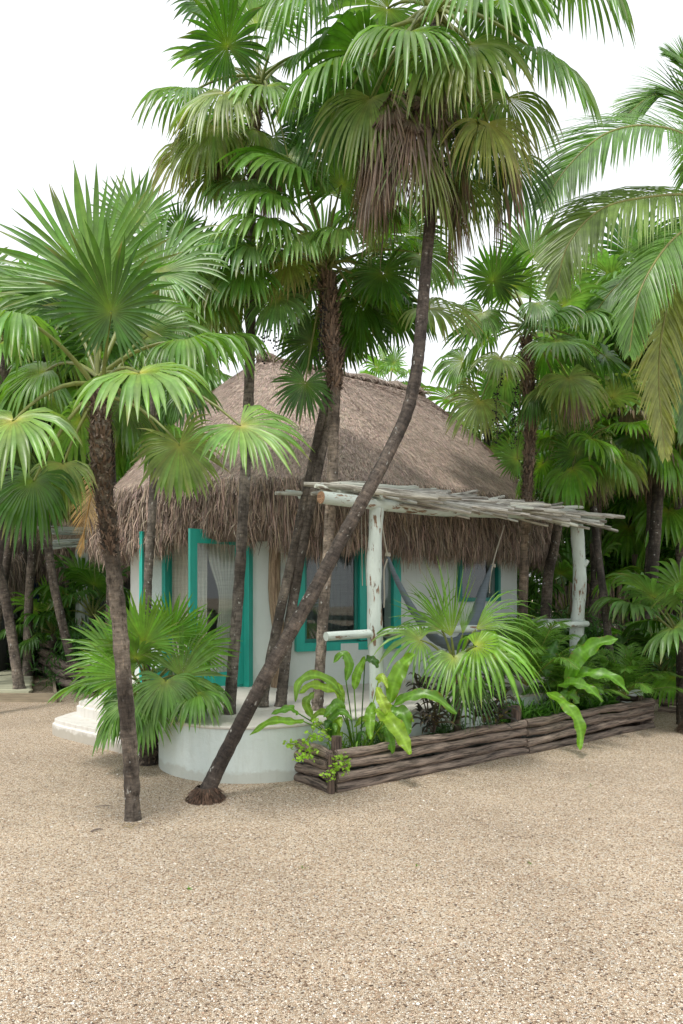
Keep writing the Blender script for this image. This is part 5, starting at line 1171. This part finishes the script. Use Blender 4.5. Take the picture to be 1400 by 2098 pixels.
# second log bed at the far right edge
lb2 = thing('log_bed', 'short dark log bed edge at the far right beside the root ball', 'log edging', W(1385, 1430, 10.4) * A(1, 1, 0))
logrow(W(1352, 1210, 10.6) * A(1, 1, 0), W(1450, 1210, 10.3) * A(1, 1, 0), .055, 3, .04, lb2, 31)

# ------------------------------------------------------------------ loose larger pebbles
ph_ = (1 + 5 ** .5) / 2
IV = nrm(np.array([(-1, ph_, 0), (1, ph_, 0), (-1, -ph_, 0), (1, -ph_, 0), (0, -1, ph_), (0, 1, ph_), (0, -1, -ph_), (0, 1, -ph_), (ph_, 0, -1), (ph_, 0, 1), (-ph_, 0, -1), (-ph_, 0, 1)], float))
IF = np.array([(0, 11, 5), (0, 5, 1), (0, 1, 7), (0, 7, 10), (0, 10, 11), (1, 5, 9), (5, 11, 4), (11, 10, 2), (10, 7, 6), (7, 1, 8), (3, 9, 4), (3, 4, 2), (3, 2, 6), (3, 6, 8), (3, 8, 9), (4, 9, 5), (2, 4, 11), (6, 2, 10), (8, 6, 7), (9, 8, 1)])
m = 30000; yy = 2.6 + 6.5 * rng.random(m) ** 1.3; xx = rng.uniform(-.56, .56, m) * yy
rr = rng.uniform(.0022, .0052, m) * (1 + .6 * (rng.random(m) < .06)); sc = rng.uniform(.6, 1.4, (m, 1, 3)) * A(1, 1, .6)
Vp = (IV[None] * (1 + rng.normal(0, .12, (m, 12, 1)))) * sc * rr[:, None, None] + np.stack([xx, yy, rr * .25], 1)[:, None]
pal = np.array([(.66, .58, .48), (.56, .45, .34), (.76, .73, .67), (.38, .25, .17), (.48, .36, .26), (.12, .09, .07), (.60, .50, .40)])
Cp = pal[rng.choice(7, m, p=[.28, .2, .14, .08, .14, .04, .12])] * rng.uniform(.8, 1.15, (m, 1))
mb = MB(); mb.add(Vp.reshape(-1, 3), (IF[None] + np.arange(m)[:, None, None] * 12).reshape(-1, 3), np.repeat(Cp, 12, 0))
tag(mb.build('pebbles', M_STRAW, smooth=False), 'loose beige white and brown pebbles lying over the gravel', 'pebbles', kind='stuff')
# fine plant debris
m = 900; yy = 2.8 + 6 * rng.random(m); xx = rng.uniform(-.55, .5, m) * yy; B = np.stack([xx, yy, np.full(m, .004)], 1)
mb = MB(); blades(mb, B, rdirs(m, -2, 10), rng.uniform(.008, .035, m), rng.uniform(.0008, .002, m), .2, (.16, .11, .07), .5)
tag(mb.build('plant_debris', M_STRAW, smooth=False), 'fine brown plant debris scattered over the gravel', 'debris', kind='stuff')

# ------------------------------------------------------------------ litter on the gravel
def litter_twig(px, py, L, ang, label, r=.004):
    d = 2625 / (py - 1210); c = A((px - 700) / F_PX * d, d, .008); u_ = A(math.cos(ang), math.sin(ang), 0)
    o = tube(spline([c, c + u_ * L * .5 + A(0, .01, .008), c + u_ * L], 7), [r, r, r * .9, r, r * .8, r * .6, r * .3], 6, True, .1).build('twig', M_LOG, loc=c); tag(o, label, 'twig', 'twigs lying on the gravel')
litter_twig(186, 1706, .09, .6, 'short thick dark twig on the gravel left of the front trunk', .006); litter_twig(195, 1655, .14, .1, 'thin twig on the gravel just left of the front trunk foot')
litter_twig(285, 1692, .12, .3, 'thin twig on the gravel just right of the front trunk foot', .003); litter_twig(520, 1722, .06, .3, 'small twig on the gravel in front of the root ball', .003)
for px, py, lab in ((385, 1822, 'green leaf scrap lying alone in the middle of the gravel'), (622, 1780, 'green leaf scrap nearest the picture centre on the gravel'), (855, 1775, 'tiny green sprout in the gravel below the planter'), (1088, 1770, 'tiny green sprout in the gravel right of centre'), (1210, 1612, 'tiny green tuft in the gravel below the drooping leaf')):
    d = 2625 / (py - 1210); c = A((px - 700) / F_PX * d, d, .0); mb = MB()
    blades(mb, c + rng.normal(0, .006, (5, 3)) * A(1, 1, 0), rdirs(5, 10, 80), rng.uniform(.02, .05, 5), np.full(5, .0035), .8, (.12, .25, .03)); tag(mb.build('leaf_scrap', M_LEAF, loc=c), lab, 'leaf')
# dry grass tuft at the front palm's foot
c = A(-1.57, 5.42, 0); mb = MB(); blades(mb, c + rng.normal(0, .02, (26, 3)) * A(1, 1, 0), rdirs(26, 5, 60), rng.uniform(.04, .13, 26), np.full(26, .0025), 1.0, (.34, .27, .16)); tag(mb.build('dry_tuft', M_STRAW, loc=c), 'dry straw tuft in the gravel at the front palm foot', 'dry grass')
